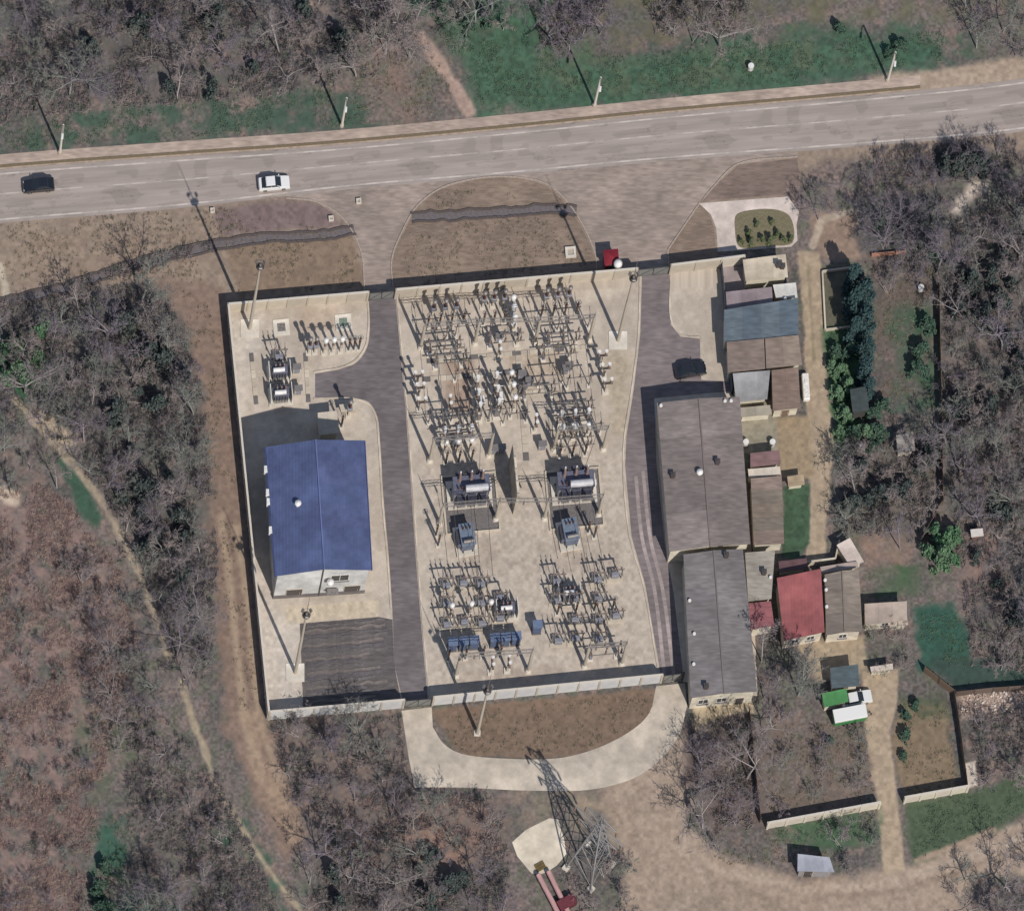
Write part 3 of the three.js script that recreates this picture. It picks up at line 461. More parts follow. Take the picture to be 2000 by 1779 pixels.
const hall = building({ name: 'switchgear_hall', label: 'large hall with a blue profiled metal roof and cream walls', q: [[520, 873], [713, 860], [727, 1113], [540, 1125]], h: 8.4, rise: 1.3, ridge: 'ns', nu: 2, nv: 6, step: 0, roof: [blueM, M([90, 99, 136], { rough: 0.5, bump: texRib, bs: 0.03, map: texGrime })], ridgeM: M([112, 122, 168], { rough: 0.5 }), wall: M([207, 206, 202], { map: texGrime }), over: 0.35,
  windows: [[0.70, 4.6, 2.6, 2.0]], doors: [[0.22, 2.2, 2.6], [0.62, 1.1, 2.2], [0.86, 2.2, 2.6]], vents: [[583, 986, 'white']] });
{ // things on the hall: air units on the west eave, downpipe, ladder, canopy
  const { t, P3, S0, S1 } = hall;
  for (const v of [0.17, 0.35, 0.42, 0.64]) { const p = P3(0, v); const q = mesh('air_unit', rbox(0.6, 0.75, 1.0, 0.06, p[0] - 0.15, p[1] - 0.75, p[2]), mt.white, t); mesh('fan_grille', new THREE.CylinderGeometry(0.28, 0.28, 0.03, 16).rotateZ(Math.PI / 2).translate(p[0] - 0.46, p[1] - 0.36, p[2]), mt.steel, q); }
  const mid = [(S0[0] + S1[0]) / 2, 0, (S0[2] + S1[2]) / 2 + 0.12];
  mesh('downpipe', bar([mid[0], 0.2, mid[2]], [mid[0], 9.0, mid[2]], 0.09, 8), mt.darkSteel, t);
  mesh('vent_cowl', join([cyl(0.5, 0.5, 0.5, mid[0] + 1.2, 5.6, mid[2] + 0.5, 12), cyl(0.5, 0.15, 0.3, mid[0] + 1.2, 6.1, mid[2] + 0.5, 12), box(0.3, 0.3, 0.7, mid[0] + 1.2, 5.6, mid[2] + 0.15)]), mt.white, t);
  mesh('plinth', slab([[S0[0] - 0.1, 0.9, S0[2] + 0.02], [S1[0] + 0.1, 0.9, S1[2] + 0.02], [S1[0] + 0.1, 0.9, S1[2] + 0.12], [S0[0] - 0.1, 0.9, S0[2] + 0.12]], 0.88), mt.darkConc, t);
  mesh('door_canopy', slab([[mid[0] + 1, 2.7, mid[2]], [mid[0] + 2.6, 2.7, mid[2]], [mid[0] + 2.6, 2.6, mid[2] + 0.9], [mid[0] + 1, 2.6, mid[2] + 0.9]], 0.08), mt.steel, t);
  const gl = P3(1, 0.5); for (const [u, a] of [[0.0, 0], [1.0, 1]]) { const A1 = P3(u, 0, -0.16), B1 = P3(u, 1, -0.16); mesh('gutter', bar([A1[0] + (a ? 0.1 : -0.1), A1[1], A1[2]], [B1[0] + (a ? 0.1 : -0.1), B1[1], B1[2]], 0.09, 6), M([70, 80, 128]), t); }
}
const greyR = [M([134, 123, 119], { map: texStreak }), M([128, 117, 113], { map: texStreak }), M([139, 128, 123], { map: texStreak })];
building({ name: 'workshop', label: 'long workshop with a weathered grey roof beside the eastern service drive', q: [[1285, 787], [1447, 775], [1468, 1062], [1309, 1077]], h: 4.6, rise: 0.5, ridge: 'ns', nu: 2, nv: 4, roof: greyR, wall: mt.cream, vents: [[1368, 926, 'white'], [1403, 905, 'chimney'], [1316, 930, 'chimney'], [1418, 784, 'small'], [1430, 783, 'small'], [1293, 792, 'small']], windows: [[0.5, 1.6, 1.6, 1.3]] });
building({ name: 'workshop', label: 'grey-roofed workshop with a cream south wall at the end of the curved drive', q: [[1337, 1083], [1453, 1072], [1481, 1350], [1351, 1363]], h: 4.6, rise: 0.45, ridge: 'ns', nu: 2, nv: 4, roof: [M([130, 124, 122], { map: texStreak }), M([124, 118, 117], { map: texStreak })], wall: mt.cream, vents: [[1349, 1173, 'small'], [1358, 1238, 'small'], [1357, 1297, 'small'], [1420, 1087, 'chimney'], [1381, 1343, 'chimney']], windows: [[0.2, 1.4, 1.5, 1.4], [0.5, 1.4, 1.5, 1.4]], doors: [[0.8, 1.1, 2.1]] });
const slate = M([94, 107, 116], { map: texStreak }), brownR = [M([140, 124, 114], { map: texStreak }), M([132, 116, 107], { map: texStreak })];
building({ name: 'slate_roofed_house', label: 'house with a wide slate-blue roof beside the sandy lane', cat: 'house', q: [[1416, 608], [1560, 585], [1562, 655], [1416, 668]], h: 3.2, rise: 0.5, ridge: 'up_n', nu: 4, nv: 1, step: 0.02, roof: [slate, M([90, 102, 112], { map: texStreak }), M([98, 109, 117], { map: texStreak })], wall: mt.cream, windows: [[0.3, 1.2, 1.2, 1.2], [0.7, 1.2, 1.2, 1.2]] });
building({ name: 'court_roof', label: 'purplish-grey flat roof north of the slate-blue roof', cat: 'shed', q: [[1420, 570], [1510, 560], [1512, 592], [1422, 604]], h: 2.6, nu: 3, nv: 1, roof: [M([138, 124, 126], { map: texGrime }), M([146, 132, 134], { map: texGrime })] });
building({ name: 'white_annexe', label: 'small white-roofed annexe at the corner of the slate-blue house', cat: 'shed', q: [[1512, 556], [1557, 552], [1560, 581], [1518, 582]], h: 2.8, nu: 2, nv: 1, roof: M([214, 210, 202], { map: texGrime }), vents: [[1536, 584, 'small']] });
building({ name: 'brown_roofed_house', label: 'house with a brown sheet roof south of the slate-blue roof, by the sheet fence', cat: 'house', q: [[1421, 670], [1494, 664], [1497, 720], [1424, 727]], h: 3.0, rise: 0.4, ridge: 'up_n', nu: 2, nv: 1, roof: brownR });
building({ name: 'brown_roofed_house', label: 'house with a brown sheet roof south of the slate-blue roof, by the sandy lane', cat: 'house', q: [[1496, 663], [1561, 657], [1569, 712], [1499, 719]], h: 3.0, rise: 0.4, ridge: 'up_n', nu: 2, nv: 1, roof: [M([146, 130, 116], { map: texStreak }), M([140, 124, 112], { map: texStreak })] });
building({ name: 'grey_roofed_shed', label: 'shed with a pale grey roof wedged against the long workshop', cat: 'shed', q: [[1433, 731], [1506, 725], [1501, 779], [1440, 785]], h: 2.8, rise: 0.3, ridge: 'up_n', nu: 3, nv: 1, step: 0.012, roof: [M([156, 154, 152], { map: texGrime }), M([150, 148, 147], { map: texGrime })] });
building({ name: 'brown_roofed_shed', label: 'brown-roofed shed with a cream south wall beside the white tank', cat: 'shed', q: [[1509, 725], [1561, 719], [1566, 796], [1512, 802]], h: 2.9, rise: 0.3, ridge: 'up_n', nu: 2, nv: 1, roof: [M([142, 122, 108], { map: texStreak }), M([134, 114, 102], { map: texStreak })], doors: [[0.5, 1.0, 2.0, mt.wood]] });
building({ name: 'cream_roofed_house', label: 'cream-roofed house directly behind the road wall', cat: 'house', q: [[1453, 507], [1537, 496], [1541, 543], [1458, 550]], h: 2.9, rise: 0.3, ridge: 'up_s', nu: 3, nv: 2, roof: [M([222, 208, 184], { map: texGrime }), M([208, 192, 168], { map: texGrime })], vents: [[1522, 520, 'chimney'], [1530, 523, 'chimney']] });
building({ name: 'maroon_roofed_shed', label: 'small shed with a reddish-brown roof east of the long workshop', cat: 'shed', q: [[1468, 885], [1524, 879], [1527, 906], [1468, 912]], h: 2.4, nu: 2, nv: 1, roof: M([138, 108, 106], { map: texStreak }) });
building({ name: 'cream_roofed_shed', label: 'narrow shed with a pale cream roof strip', cat: 'shed', q: [[1463, 916], [1526, 911], [1527, 927], [1465, 933]], h: 2.5, nu: 2, nv: 1, roof: M([216, 202, 184], { map: texGrime }) });
building({ name: 'long_shed', label: 'long brown shed between the workshop and the small green lawn', cat: 'shed', q: [[1468, 936], [1529, 929], [1534, 1061], [1474, 1066]], h: 2.9, rise: 0.3, ridge: 'up_w', nu: 1, nv: 5, roof: [M([140, 122, 112], { map: texStreak }), M([132, 118, 104], { map: texStreak }), M([126, 116, 104], { map: texStreak })], wall: mt.cream });
building({ name: 'pale_shed', label: 'shed with a pale grey-green roof beside the south workshop', cat: 'shed', q: [[1457, 1081], [1516, 1075], [1509, 1169], [1463, 1176]], h: 3.0, rise: 0.3, ridge: 'up_w', nu: 2, nv: 2, roof: [M([166, 158, 146], { map: texStreak }), M([158, 150, 138], { map: texStreak })], vents: [[1494, 1120, 'chimney'], [1507, 1128, 'small']] });
building({ name: 'red_lean_to', label: 'small lean-to with a faded red roof against the south workshop', cat: 'shed', q: [[1462, 1180], [1508, 1174], [1515, 1222], [1468, 1231]], h: 2.9, rise: 0.3, ridge: 'up_w', nu: 2, nv: 1, roof: M([152, 96, 98], { map: texStreak }), wall: mt.cream });
const redM = [M([158, 91, 90], { map: texGrime, rough: 0.6, bump: texRib, bs: 0.02 }), M([161, 94, 93], { map: texGrime, rough: 0.6, bump: texRib, bs: 0.02 })];
building({ name: 'red_roofed_house', label: 'house with a bright red roof and cream south wall', cat: 'house', q: [[1519, 1131], [1605, 1113], [1613, 1234], [1533, 1251]], h: 3.6, rise: 0.4, ridge: 'up_n', nu: 4, nv: 1, step: 0.006, roof: redM, wall: M([224, 212, 192], { map: texGrime }), windows: [[0.3, 1.1, 1.2, 1.3], [0.72, 1.1, 1.2, 1.3]] });
building({ name: 'grey_brown_house', label: 'grey-brown roofed house adjoining the red roof', cat: 'house', q: [[1613, 1122], [1680, 1112], [1687, 1233], [1616, 1240]], h: 3.4, rise: 0.4, ridge: 'ns', nu: 2, nv: 3, roof: [M([142, 130, 118], { map: texStreak }), M([134, 122, 112], { map: texStreak })], wall: M([224, 212, 192], { map: texGrime }), windows: [[0.5, 1.1, 1.2, 1.3]], vents: [[1614, 1133, 'small'], [1616, 1152, 'small'], [1617, 1185, 'small']] });
building({ name: 'pinkish_porch', label: 'pinkish porch roof on the north side of the grey-brown house', cat: 'porch', q: [[1604, 1107], [1676, 1096], [1679, 1108], [1608, 1119]], h: 2.5, nu: 2, nv: 1, roof: M([176, 158, 148], { map: texStreak }) });
building({ name: 'pale_annexe', label: 'low annexe with a mottled pale roof east of the grey-brown house', cat: 'shed', q: [[1691, 1179], [1774, 1174], [1774, 1211], [1692, 1220]], h: 2.7, nu: 3, nv: 1, roof: [M([178, 160, 146], { map: texGrime }), M([160, 150, 142], { map: texGrime }), M([190, 172, 156], { map: texGrime })], windows: [[0.5, 1, 1, 1]] });
building({ name: 'teal_shed', label: 'small dark teal-roofed shed by the gravel lane', cat: 'shed', q: [[1623, 1306], [1678, 1299], [1681, 1339], [1627, 1344]], h: 2.5, rise: 0.3, ridge: 'up_n', nu: 2, nv: 1, step: 0.01, roof: M([84, 96, 100], { map: texStreak }), doors: [[0.5, 1, 1.9, mt.wood]] });
building({ name: 'maroon_shed', label: 'low shed with a dark maroon roof north of the red-roofed house', cat: 'shed', q: [[1523, 1096], [1578, 1090], [1579, 1110], [1525, 1117]], h: 2.0, nu: 2, nv: 1, roof: M([104, 78, 80], { map: texStreak }) });
building({ name: 'green_shed', label: 'small green-roofed shed behind the white and green trailer', cat: 'shed', q: [[1607, 1356], [1655, 1346], [1660, 1370], [1612, 1381]], h: 2.2, rise: 0.3, ridge: 'up_n', nu: 2, nv: 1, roof: M([74, 132, 78], { map: texGrime }) });
building({ name: 'tin_shed', label: 'shed with a pale blue-grey tin roof by the southern dirt road', cat: 'shed', q: [[1560, 1669], [1622, 1676], [1632, 1703], [1560, 1701]], h: 2.6, rise: 0.3, ridge: 'up_n', nu: 4, nv: 1, step: 0.012, roof: [M([166, 168, 176], { rough: 0.5, map: texGrime }), M([158, 160, 168], { rough: 0.5, map: texGrime })], wall: M([150, 146, 146]), doors: [[0.3, 1.2, 2]] });
building({ name: 'garden_hut', label: 'small grey hut among bare trees in the eastern garden', cat: 'hut', q: [[1752, 852], [1786, 845], [1790, 880], [1756, 886]], h: 2.2, rise: 0.3, ridge: 'up_n', nu: 2, nv: 1, roof: M([150, 144, 138], { map: texStreak }) });
building({ name: 'dark_hut', label: 'dark hut overgrown by hedges east of the sandy lane', cat: 'hut', q: [[1662, 762], [1694, 756], [1700, 800], [1668, 806]], h: 3.2, rise: 0.3, ridge: 'up_n', nu: 2, nv: 1, roof: M([66, 74, 74], { map: texStreak }), wall: M([72, 70, 66]) });
building({ name: 'white_hut', label: 'little hut with a white roof in the clearing of the eastern wood', cat: 'hut', q: [[1898, 1034], [1922, 1031], [1924, 1046], [1900, 1049]], h: 1.9, nu: 1, nv: 1, roof: M([224, 214, 206], { map: texGrime }), wall: M([120, 92, 84]) });
// cubicles north of the hall, in its shade
building({ name: 'cable_cubicle', label: 'grey concrete cubicle against the shaded north end of the hall', cat: 'cubicle', q: [[622, 806], [660, 802], [664, 846], [624, 850]], h: 2.6, nu: 2, nv: 1, roof: mt.concreteB, wall: mt.concreteB });
building({ name: 'cable_cubicle', label: 'low pale cubicle north of the hall by the curved kerb', cat: 'cubicle', q: [[664, 790], [700, 786], [704, 800], [668, 805]], h: 1.6, nu: 2, nv: 1, roof: mt.concrete, wall: mt.concreteB });
building({ name: 'pale_canopy', label: 'pale tilted canopy at the top of the sandy lane, north-east of the red roof', cat: 'canopy', q: [[1636, 1066], [1662, 1052], [1690, 1097], [1664, 1108]], h: 2.2, rise: 0.3, ridge: 'up_n', nu: 1, nv: 2, roof: M([204, 188, 176], { map: texGrime }) });
building({ name: 'pale_canopy', label: 'narrow pale canopy at the head of the gravel lane', cat: 'canopy', q: [[1702, 1302], [1746, 1296], [1747, 1307], [1704, 1312]], h: 1.9, nu: 2, nv: 1, roof: M([214, 198, 182], { map: texGrime }) });
building({ name: 'cream_lean_to', label: 'cream lean-to south of the pale grey shed roof', cat: 'shed', q: [[1448, 796], [1508, 791], [1510, 809], [1450, 814]], h: 2.2, nu: 2, nv: 1, roof: [M([176, 166, 148], { map: texGrime }), M([164, 154, 138], { map: texGrime })] });
building({ name: 'pale_porch', label: 'pale porch in front of the mottled annexe', cat: 'porch', q: [[1736, 1206], [1774, 1202], [1776, 1220], [1738, 1224]], h: 2.0, nu: 2, nv: 1, roof: M([206, 190, 174], { map: texGrime }) });
building({ name: 'brown_hutch', label: 'small brown hutch between the lawn strip and the sandy lane', cat: 'hutch', q: [[1540, 930], [1572, 926], [1574, 946], [1542, 950]], h: 1.7, nu: 2, nv: 1, roof: M([178, 156, 128], { map: texStreak }) });
// ---------------------------------------------------------------- switchyard equipment
const kits = {}, kitCache = {};
function place(kind, px, py, label, cat, group, yaw = A, h = 0) {
  const k = kitCache[kind] ??= kits[kind](), [x, z] = at(px, py, h), t = thing(kind, label, cat, x, z, yaw, group, h);
  for (const [n, g, m, subs] of k) for (const gg of [g].flat()) { const q = mesh(n, gg, m, t); for (const [sn, sg, sm] of subs ?? []) for (const s of [sg].flat()) mesh(sn, s, sm, q); }
  return t;
}
const row = (kind, px, py, n, dx, label, cat, group, yaw = A) => { for (let i = 0; i < n; i++) place(kind, px + i * dx, py - 0.091 * dx * i, label, cat, group, yaw); };
const pillar = (w, h, x, z) => [box(w + 0.5, 0.18, w + 0.5, x, 0, z), box(w, h, w, x, 0.18, z)];
kits.disconnector = () => {
  const out = [];
  for (const x of [-1.9, 1.9]) out.push(['foundation', box(0.8, 0.2, 0.8, x), mt.paleConcrete], ['post', box(0.24, 2.3, 0.24, x, 0.2), mt.concrete]);
  out.push(['beam', box(5.6, 0.14, 0.09, 0, 2.54, 0.55), mt.steel], ['beam', box(5.6, 0.14, 0.09, 0, 2.54, -0.55), mt.steel], ['brace', [box(0.14, 0.12, 1.3, -1.9, 2.5 - 0.12), box(0.14, 0.12, 1.3, 1.9, 2.5 - 0.12)], mt.darkSteel]);
  for (const x of [-2.2, 0, 2.2]) { for (const z of [-0.55, 0.55]) out.push(['insulator', insul(1.2, 0.15, x, 2.68, z), mt.porcelain]); out.push(['blade', join([bar([x, 3.95, -0.75], [x, 3.95, 0.75], 0.06), cyl(0.1, 0.1, 0.12, x, 3.88, -0.55), cyl(0.1, 0.1, 0.12, x, 3.88, 0.55)]), mt.steel]); }
  out.push(['drive_box', box(0.4, 0.6, 0.3, -1.9, 0.9, 0.3), mt.tank]);
  return out;
};
kits.circuit_breaker = () => {
  const out = [['foundation', box(5.6, 0.22, 1.2), mt.paleConcrete], ['frame', join([box(5.2, 0.16, 0.12, 0, 1.94, 0.35), box(5.2, 0.16, 0.12, 0, 1.94, -0.35), ...[-2.3, -0.8, 0.8, 2.3].map(x => box(0.1, 1.74, 0.8, x, 0.2))]), mt.steel], ['control_cabinet', rbox(1.1, 1.2, 0.6, 0.04, 0, 0.5, 0.75), mt.white, [['door', box(0.95, 1.05, 0.03, 0, 0.58, 1.06), mt.tank]]]];
  for (const x of [-1.9, 0, 1.9]) out.push(['support_insulator', insul(1.2, 0.2, x, 2.1, 0), mt.porcelain], ['interrupter', join([insul(1.2, 0.26, x, 3.4, 0), cyl(0.22, 0.22, 0.12, x, 3.3)]), mt.white], ['terminal', join([cyl(0.3, 0.26, 0.22, x, 4.6), bar([x, 4.75, 0], [x, 4.75, 0.7], 0.05)]), mt.white]);
  return out;
};
kits.voltage_transformer = () => [['foundation', box(0.8, 0.2, 0.8), mt.paleConcrete], ['post', box(0.26, 2.0, 0.26, 0, 0.2), mt.concrete], ['tank', rbox(0.75, 0.6, 0.75, 0.08, 0, 2.2), mt.tank], ['insulator', insul(1.5, 0.22, 0, 2.8, 0, 9), mt.brownPorc], ['head', join([cyl(0.3, 0.32, 0.4, 0, 4.3, 0, 12), cyl(0.32, 0.1, 0.15, 0, 4.7, 0, 12)]), mt.steel]];
kits.current_transformer = () => [['foundation', box(0.8, 0.2, 0.8), mt.paleConcrete], ['post', box(0.26, 2.2, 0.26, 0, 0.2), mt.concrete], ['insulator', insul(1.4, 0.2, 0, 2.4, 0, 8), mt.porcelain], ['head', join([cyl(0.36, 0.36, 0.55, 0, 3.8, 0, 14), cyl(0.36, 0.14, 0.2, 0, 4.35, 0, 14)]), mt.white], ['terminal_bar', bar([-0.7, 4.05, 0], [0.7, 4.05, 0], 0.05), mt.steel]];
kits.surge_arrester = () => [['foundation', box(0.7, 0.2, 0.7), mt.paleConcrete], ['post', box(0.22, 2.1, 0.22, 0, 0.2), mt.darkSteel], ['stack', insul(1.6, 0.17, 0, 2.3, 0, 10), mt.brownPorc], ['grading_ring', new THREE.TorusGeometry(0.34, 0.04, 6, 16).rotateX(Math.PI / 2).translate(0, 3.8, 0), mt.steel], ['cap', cyl(0.14, 0.12, 0.15, 0, 3.9), mt.steel]];
kits.bus_support = () => [['foundation', box(0.9, 0.25, 0.9), mt.paleConcrete], ['post', box(0.28, 2.6, 0.28, 0, 0.25), mt.concrete], ['cross_arm', box(0.3, 0.14, 1.5, 0, 2.85), mt.darkSteel], ['insulator', insul(1.1, 0.17, 0, 2.99, -0.5), mt.porcelain], ['insulator', insul(1.1, 0.17, 0, 2.99, 0.5), mt.porcelain], ['cap', [cyl(0.24, 0.24, 0.25, 0, 4.09, 0.5), cyl(0.24, 0.24, 0.25, 0, 4.09, -0.5)], mt.white]];
kits.coupling_capacitor = () => [['foundation', box(1.2, 0.25, 1.2), mt.paleConcrete], ['post', cyl(0.3, 0.3, 1.4, 0, 0.25, 0, 12), mt.concrete], ['stack', join([cyl(0.42, 0.42, 0.2, 0, 1.65, 0, 14), insul(2.0, 0.36, 0, 1.85, 0, 10)]), mt.white], ['dome', new THREE.SphereGeometry(0.42, 14, 8, 0, Math.PI * 2, 0, Math.PI / 2).translate(0, 3.85, 0), mt.white]];
kits.cabinet = () => [['plinth', box(1.1, 0.2, 0.8), mt.concrete], ['case', rbox(1.0, 1.5, 0.7, 0.04, 0, 0.2), mt.white, [['door', box(0.86, 1.34, 0.03, 0, 0.28, 0.36), mt.tank]]], ['roof', box(1.16, 0.06, 0.86, 0, 1.71), mt.steel]];
kits.blue_cabinet = () => [['plinth', box(1.3, 0.25, 1.2), mt.darkConc], ['case', rbox(1.2, 2.0, 1.0, 0.04, 0, 0.25), mt.blueCab, [['door', box(1.0, 1.8, 0.03, 0, 0.35, 0.51), M([82, 96, 124])]]], ['roof', box(1.36, 0.06, 1.2, 0, 2.26), M([108, 122, 148])]];
kits.switch_cell = () => {
  const out = [];
  for (const x of [-0.9, 0.9]) out.push(['leg', box(0.14, 2.9, 0.14, x, 0.12, 0), mt.steel]);
  out.push(['beam', box(2.3, 0.14, 0.14, 0, 3.0, 0), mt.steel], ['arm', [box(0.1, 0.1, 1.3, -0.9, 2.2), box(0.1, 0.1, 1.3, 0.9, 2.2)], mt.steel]);
  for (const x of [-0.7, 0, 0.7]) out.push(['insulator', insul(0.6, 0.14, x, 3.14, 0, 5), mt.porcelain], ['busbar', bar([x, 3.75, -0.7], [x, 2.5, 0.7], 0.045), mt.steel]);
  out.push(['breaker_tank', rbox(1.1, 0.95, 0.65, 0.08, 0, 0.5, 0.15), mt.tank], ['foundation', box(2.3, 0.14, 1.1), mt.concrete]);
  return out;
};
kits.power_transformer = () => {
  const out = [['foundation', box(6.4, 0.35, 4.0), mt.paleConcrete], ['tank', rbox(5.0, 2.9, 2.3, 0.12, 0, 0.55), mt.tank, [['rail', [box(5.4, 0.2, 0.2, 0, 0.35, 0.8), box(5.4, 0.2, 0.2, 0, 0.35, -0.8)], mt.darkSteel], ['stiffener', [-2, -1, 0, 1, 2].flatMap(x => [box(0.12, 2.6, 0.12, x, 0.65, 1.2), box(0.12, 2.6, 0.12, x, 0.65, -1.2)]), mt.radiator]]], ['lid', rbox(5.2, 0.14, 2.5, 0.04, 0, 3.45), mt.radiator]];
  for (const s of [-1, 1]) for (let i = 0; i < 3; i++) { const fins = []; for (let k = 0; k < 7; k++) fins.push(box(0.06, 2.2, 0.9, -1.9 + i * 1.5 + k * 0.17 - 0.1, 0.9, s * 1.72)); fins.push(box(1.2, 0.14, 0.16, -1.9 + i * 1.5 + 0.4, 2.9, s * 1.35), box(1.2, 0.14, 0.16, -1.9 + i * 1.5 + 0.4, 1.0, s * 1.35)); out.push(['radiator', join(fins), mt.radiator]); }
  out.push(['conservator', new THREE.CylinderGeometry(0.5, 0.5, 3.2, 16).rotateZ(Math.PI / 2).translate(0.6, 4.55, 1.0), M([196, 194, 196], { rough: 0.5 }), [['end_plate', [-1, 1].map(s => new THREE.CylinderGeometry(0.54, 0.54, 0.06, 16).rotateZ(Math.PI / 2).translate(0.6 + s * 1.6, 4.55, 1.0)), mt.steel], ['bracket', [box(0.12, 0.6, 0.6, -0.4, 3.55, 1.0), box(0.12, 0.6, 0.6, 1.6, 3.55, 1.0)], mt.darkSteel]]]);
  for (const x of [-1.6, 0, 1.6]) out.push(['bushing', join([cyl(0.28, 0.24, 0.4, x, 3.55, -0.6, 12), insul(1.5, 0.2, 0, 0, 0, 9).rotateX(-0.2).translate(x, 3.95, -0.6)]), mt.porcelain, [['terminal', cyl(0.12, 0.1, 0.3, x, 5.4, -0.92), mt.white]]]);
  for (const x of [-1.9, -1.4, -0.9]) out.push(['bushing', insul(0.7, 0.13, x, 3.55, 0.6, 5), mt.brownPorc]);
  out.push(['control_box', box(0.5, 0.9, 0.7, 2.8, 1.2, 0), mt.white], ['pipe', join([bar([0.6, 4.1, 1.0], [0.6, 3.6, 0.3], 0.06), bar([2.0, 4.3, 1], [2.0, 3.6, 0.9], 0.05)]), mt.darkSteel]);
  return out;
};
kits.earthing_reactor = () => [['foundation', box(3.0, 0.4, 4.2), mt.paleConcrete], ['tank', rbox(1.9, 1.9, 3.0, 0.1, 0.1, 0.5, 0), M([104, 112, 130], { rough: 0.5 }), [['lid', rbox(2.1, 0.12, 3.2, 0.04, 0.1, 2.4, 0), M([116, 128, 144], { rough: 0.5 })], ['skid', [-0.6, 0.8].map(x => box(0.2, 0.14, 3.4, x, 0.38, 0)), mt.darkSteel]]], ['radiator', join([...Array(9).keys()].map(k => box(0.5, 1.5, 0.06, -1.1, 0.6, -1.1 + k * 0.27))), mt.radiator], ['manhole', cyl(0.32, 0.32, 0.3, 0.3, 2.5, 0.9, 14), mt.steel], ['expansion_tank', new THREE.CylinderGeometry(0.28, 0.28, 1.5, 14).rotateZ(Math.PI / 2).translate(0.1, 3.0, 1.2), mt.steel, [['bracket', [box(0.1, 0.5, 0.1, -0.4, 2.5, 1.2), box(0.1, 0.5, 0.1, 0.6, 2.5, 1.2)], mt.darkSteel]]], ['bushing', insul(0.7, 0.13, -0.4, 2.5, -0.8, 6), mt.brownPorc], ['bushing', insul(0.7, 0.13, 0.1, 2.5, -0.8, 6), mt.brownPorc], ['bushing', insul(0.7, 0.13, 0.6, 2.5, -0.8, 6), mt.brownPorc], ['ladder', join([bar([1.35, 0.4, -0.3], [1.15, 2.5, -0.3], 0.04), bar([1.35, 0.4, 0.2], [1.15, 2.5, 0.2], 0.04), ...[0.8, 1.2, 1.6, 2.0].map(y => bar([1.3, y, -0.3], [1.3, y, 0.2], 0.03))]), mt.steel]];
kits.auxiliary_transformer = () => [['foundation', box(3.4, 0.25, 2.6), mt.paleConcrete], ['tank', rbox(2.2, 1.7, 1.2, 0.08, 0, 0.4), mt.radiator], ['radiator', join([...Array(9).keys()].map(k => box(0.05, 1.3, 0.5, -0.9 + k * 0.22, 0.5, 0.85))), mt.tank], ['radiator', join([...Array(9).keys()].map(k => box(0.05, 1.3, 0.5, -0.9 + k * 0.22, 0.5, -0.85))), mt.tank], ['conservator', new THREE.CylinderGeometry(0.32, 0.32, 1.6, 14).rotateZ(Math.PI / 2).translate(-0.2, 2.6, 0.4), mt.white], ['bushing', insul(0.8, 0.15, -0.6, 2.1, -0.25, 6), mt.porcelain], ['bushing', insul(0.8, 0.15, 0, 2.1, -0.25, 6), mt.porcelain], ['bushing', insul(0.8, 0.15, 0.6, 2.1, -0.25, 6), mt.porcelain], ['side_screen', box(0.1, 2.0, 2.2, -1.5, 0.25), mt.white], ['side_screen', box(0.1, 2.0, 2.2, 1.5, 0.25), mt.white]];
// portals: lattice beams on concrete posts, hung with insulator strings
function portal(label, posts, h, group) {
  const W = posts.map(p => at(...p)), t = thing('portal_gantry', label, 'gantry', W[0][0], W[0][1], 0, group), o = W[0];
  for (const [x, z] of W) { mesh('foundation', new THREE.CylinderGeometry(0.42, 0.62, 0.7, 4).rotateY(Math.PI / 4 + A).translate(x - o[0], 0.35, z - o[1]), mt.paleConcrete, t); mesh('post', cyl(0.27, 0.19, h, x - o[0], 0.5, z - o[1], 10), mt.concreteB, t); mesh('peak', bar([x - o[0], h + 0.5, z - o[1]], [x - o[0], h + 2.0, z - o[1]], 0.07, 5, 0.02), mt.steel, t); }
  for (let i = 1; i < W.length; i++) {
    const a = [W[i - 1][0] - o[0], W[i - 1][1] - o[1]], b = [W[i][0] - o[0], W[i][1] - o[1]], L = Math.hypot(b[0] - a[0], b[1] - a[1]), n = Math.round(L / 0.9), g = []; const q = (f, y, s) => { const nx = -(b[1] - a[1]) / L * s, nz = (b[0] - a[0]) / L * s; return [lerp(a[0], b[0], f) + nx, y, lerp(a[1], b[1], f) + nz]; };
    for (const [y, s] of [[h + 0.2, 0.22], [h + 0.2, -0.22], [h + 0.6, 0.22], [h + 0.6, -0.22]]) g.push(bar(q(0, y, s), q(1, y, s), 0.045, 4));
    for (let k = 0; k < n; k++) for (const s of [-0.22, 0.22]) g.push(bar(q(k / n, k % 2 ? h + 0.6 : h + 0.2, s), q((k + 1) / n, k % 2 ? h + 0.2 : h + 0.6, s), 0.028, 3));
    for (let k = 0; k <= n; k += 2) g.push(bar(q(k / n, h + 0.6, -0.22), q(k / n, h + 0.6, 0.22), 0.028, 3));
    mesh('beam', join(g), mt.steel, t);
    for (const f of [0.2, 0.5, 0.8]) { const p = q(f, 0, 0); mesh('insulator_string', join([insul(1.0, 0.13, p[0], h - 0.95, p[2], 7), bar([p[0], h, p[2]], [p[0], h + 0.25, p[2]], 0.03)]), mt.porcelain, t); }
  }
  return t;
}
portal('concrete portal gantry of the front row, nearest the road wall', [[823, 680], [929, 671], [1047, 669], [1153, 663]], 7.0);
portal('concrete portal gantry over the breakers north of the western power transformer', [[841, 900], [956, 890]], 6.6);
portal('concrete portal gantry over the breakers north of the eastern power transformer', [[1083, 879], [1180, 877]], 6.6);
portal('concrete portal gantry south of the two power transformers', [[860, 1023], [970, 1014], [1065, 1013], [1171, 1005]], 5.8);
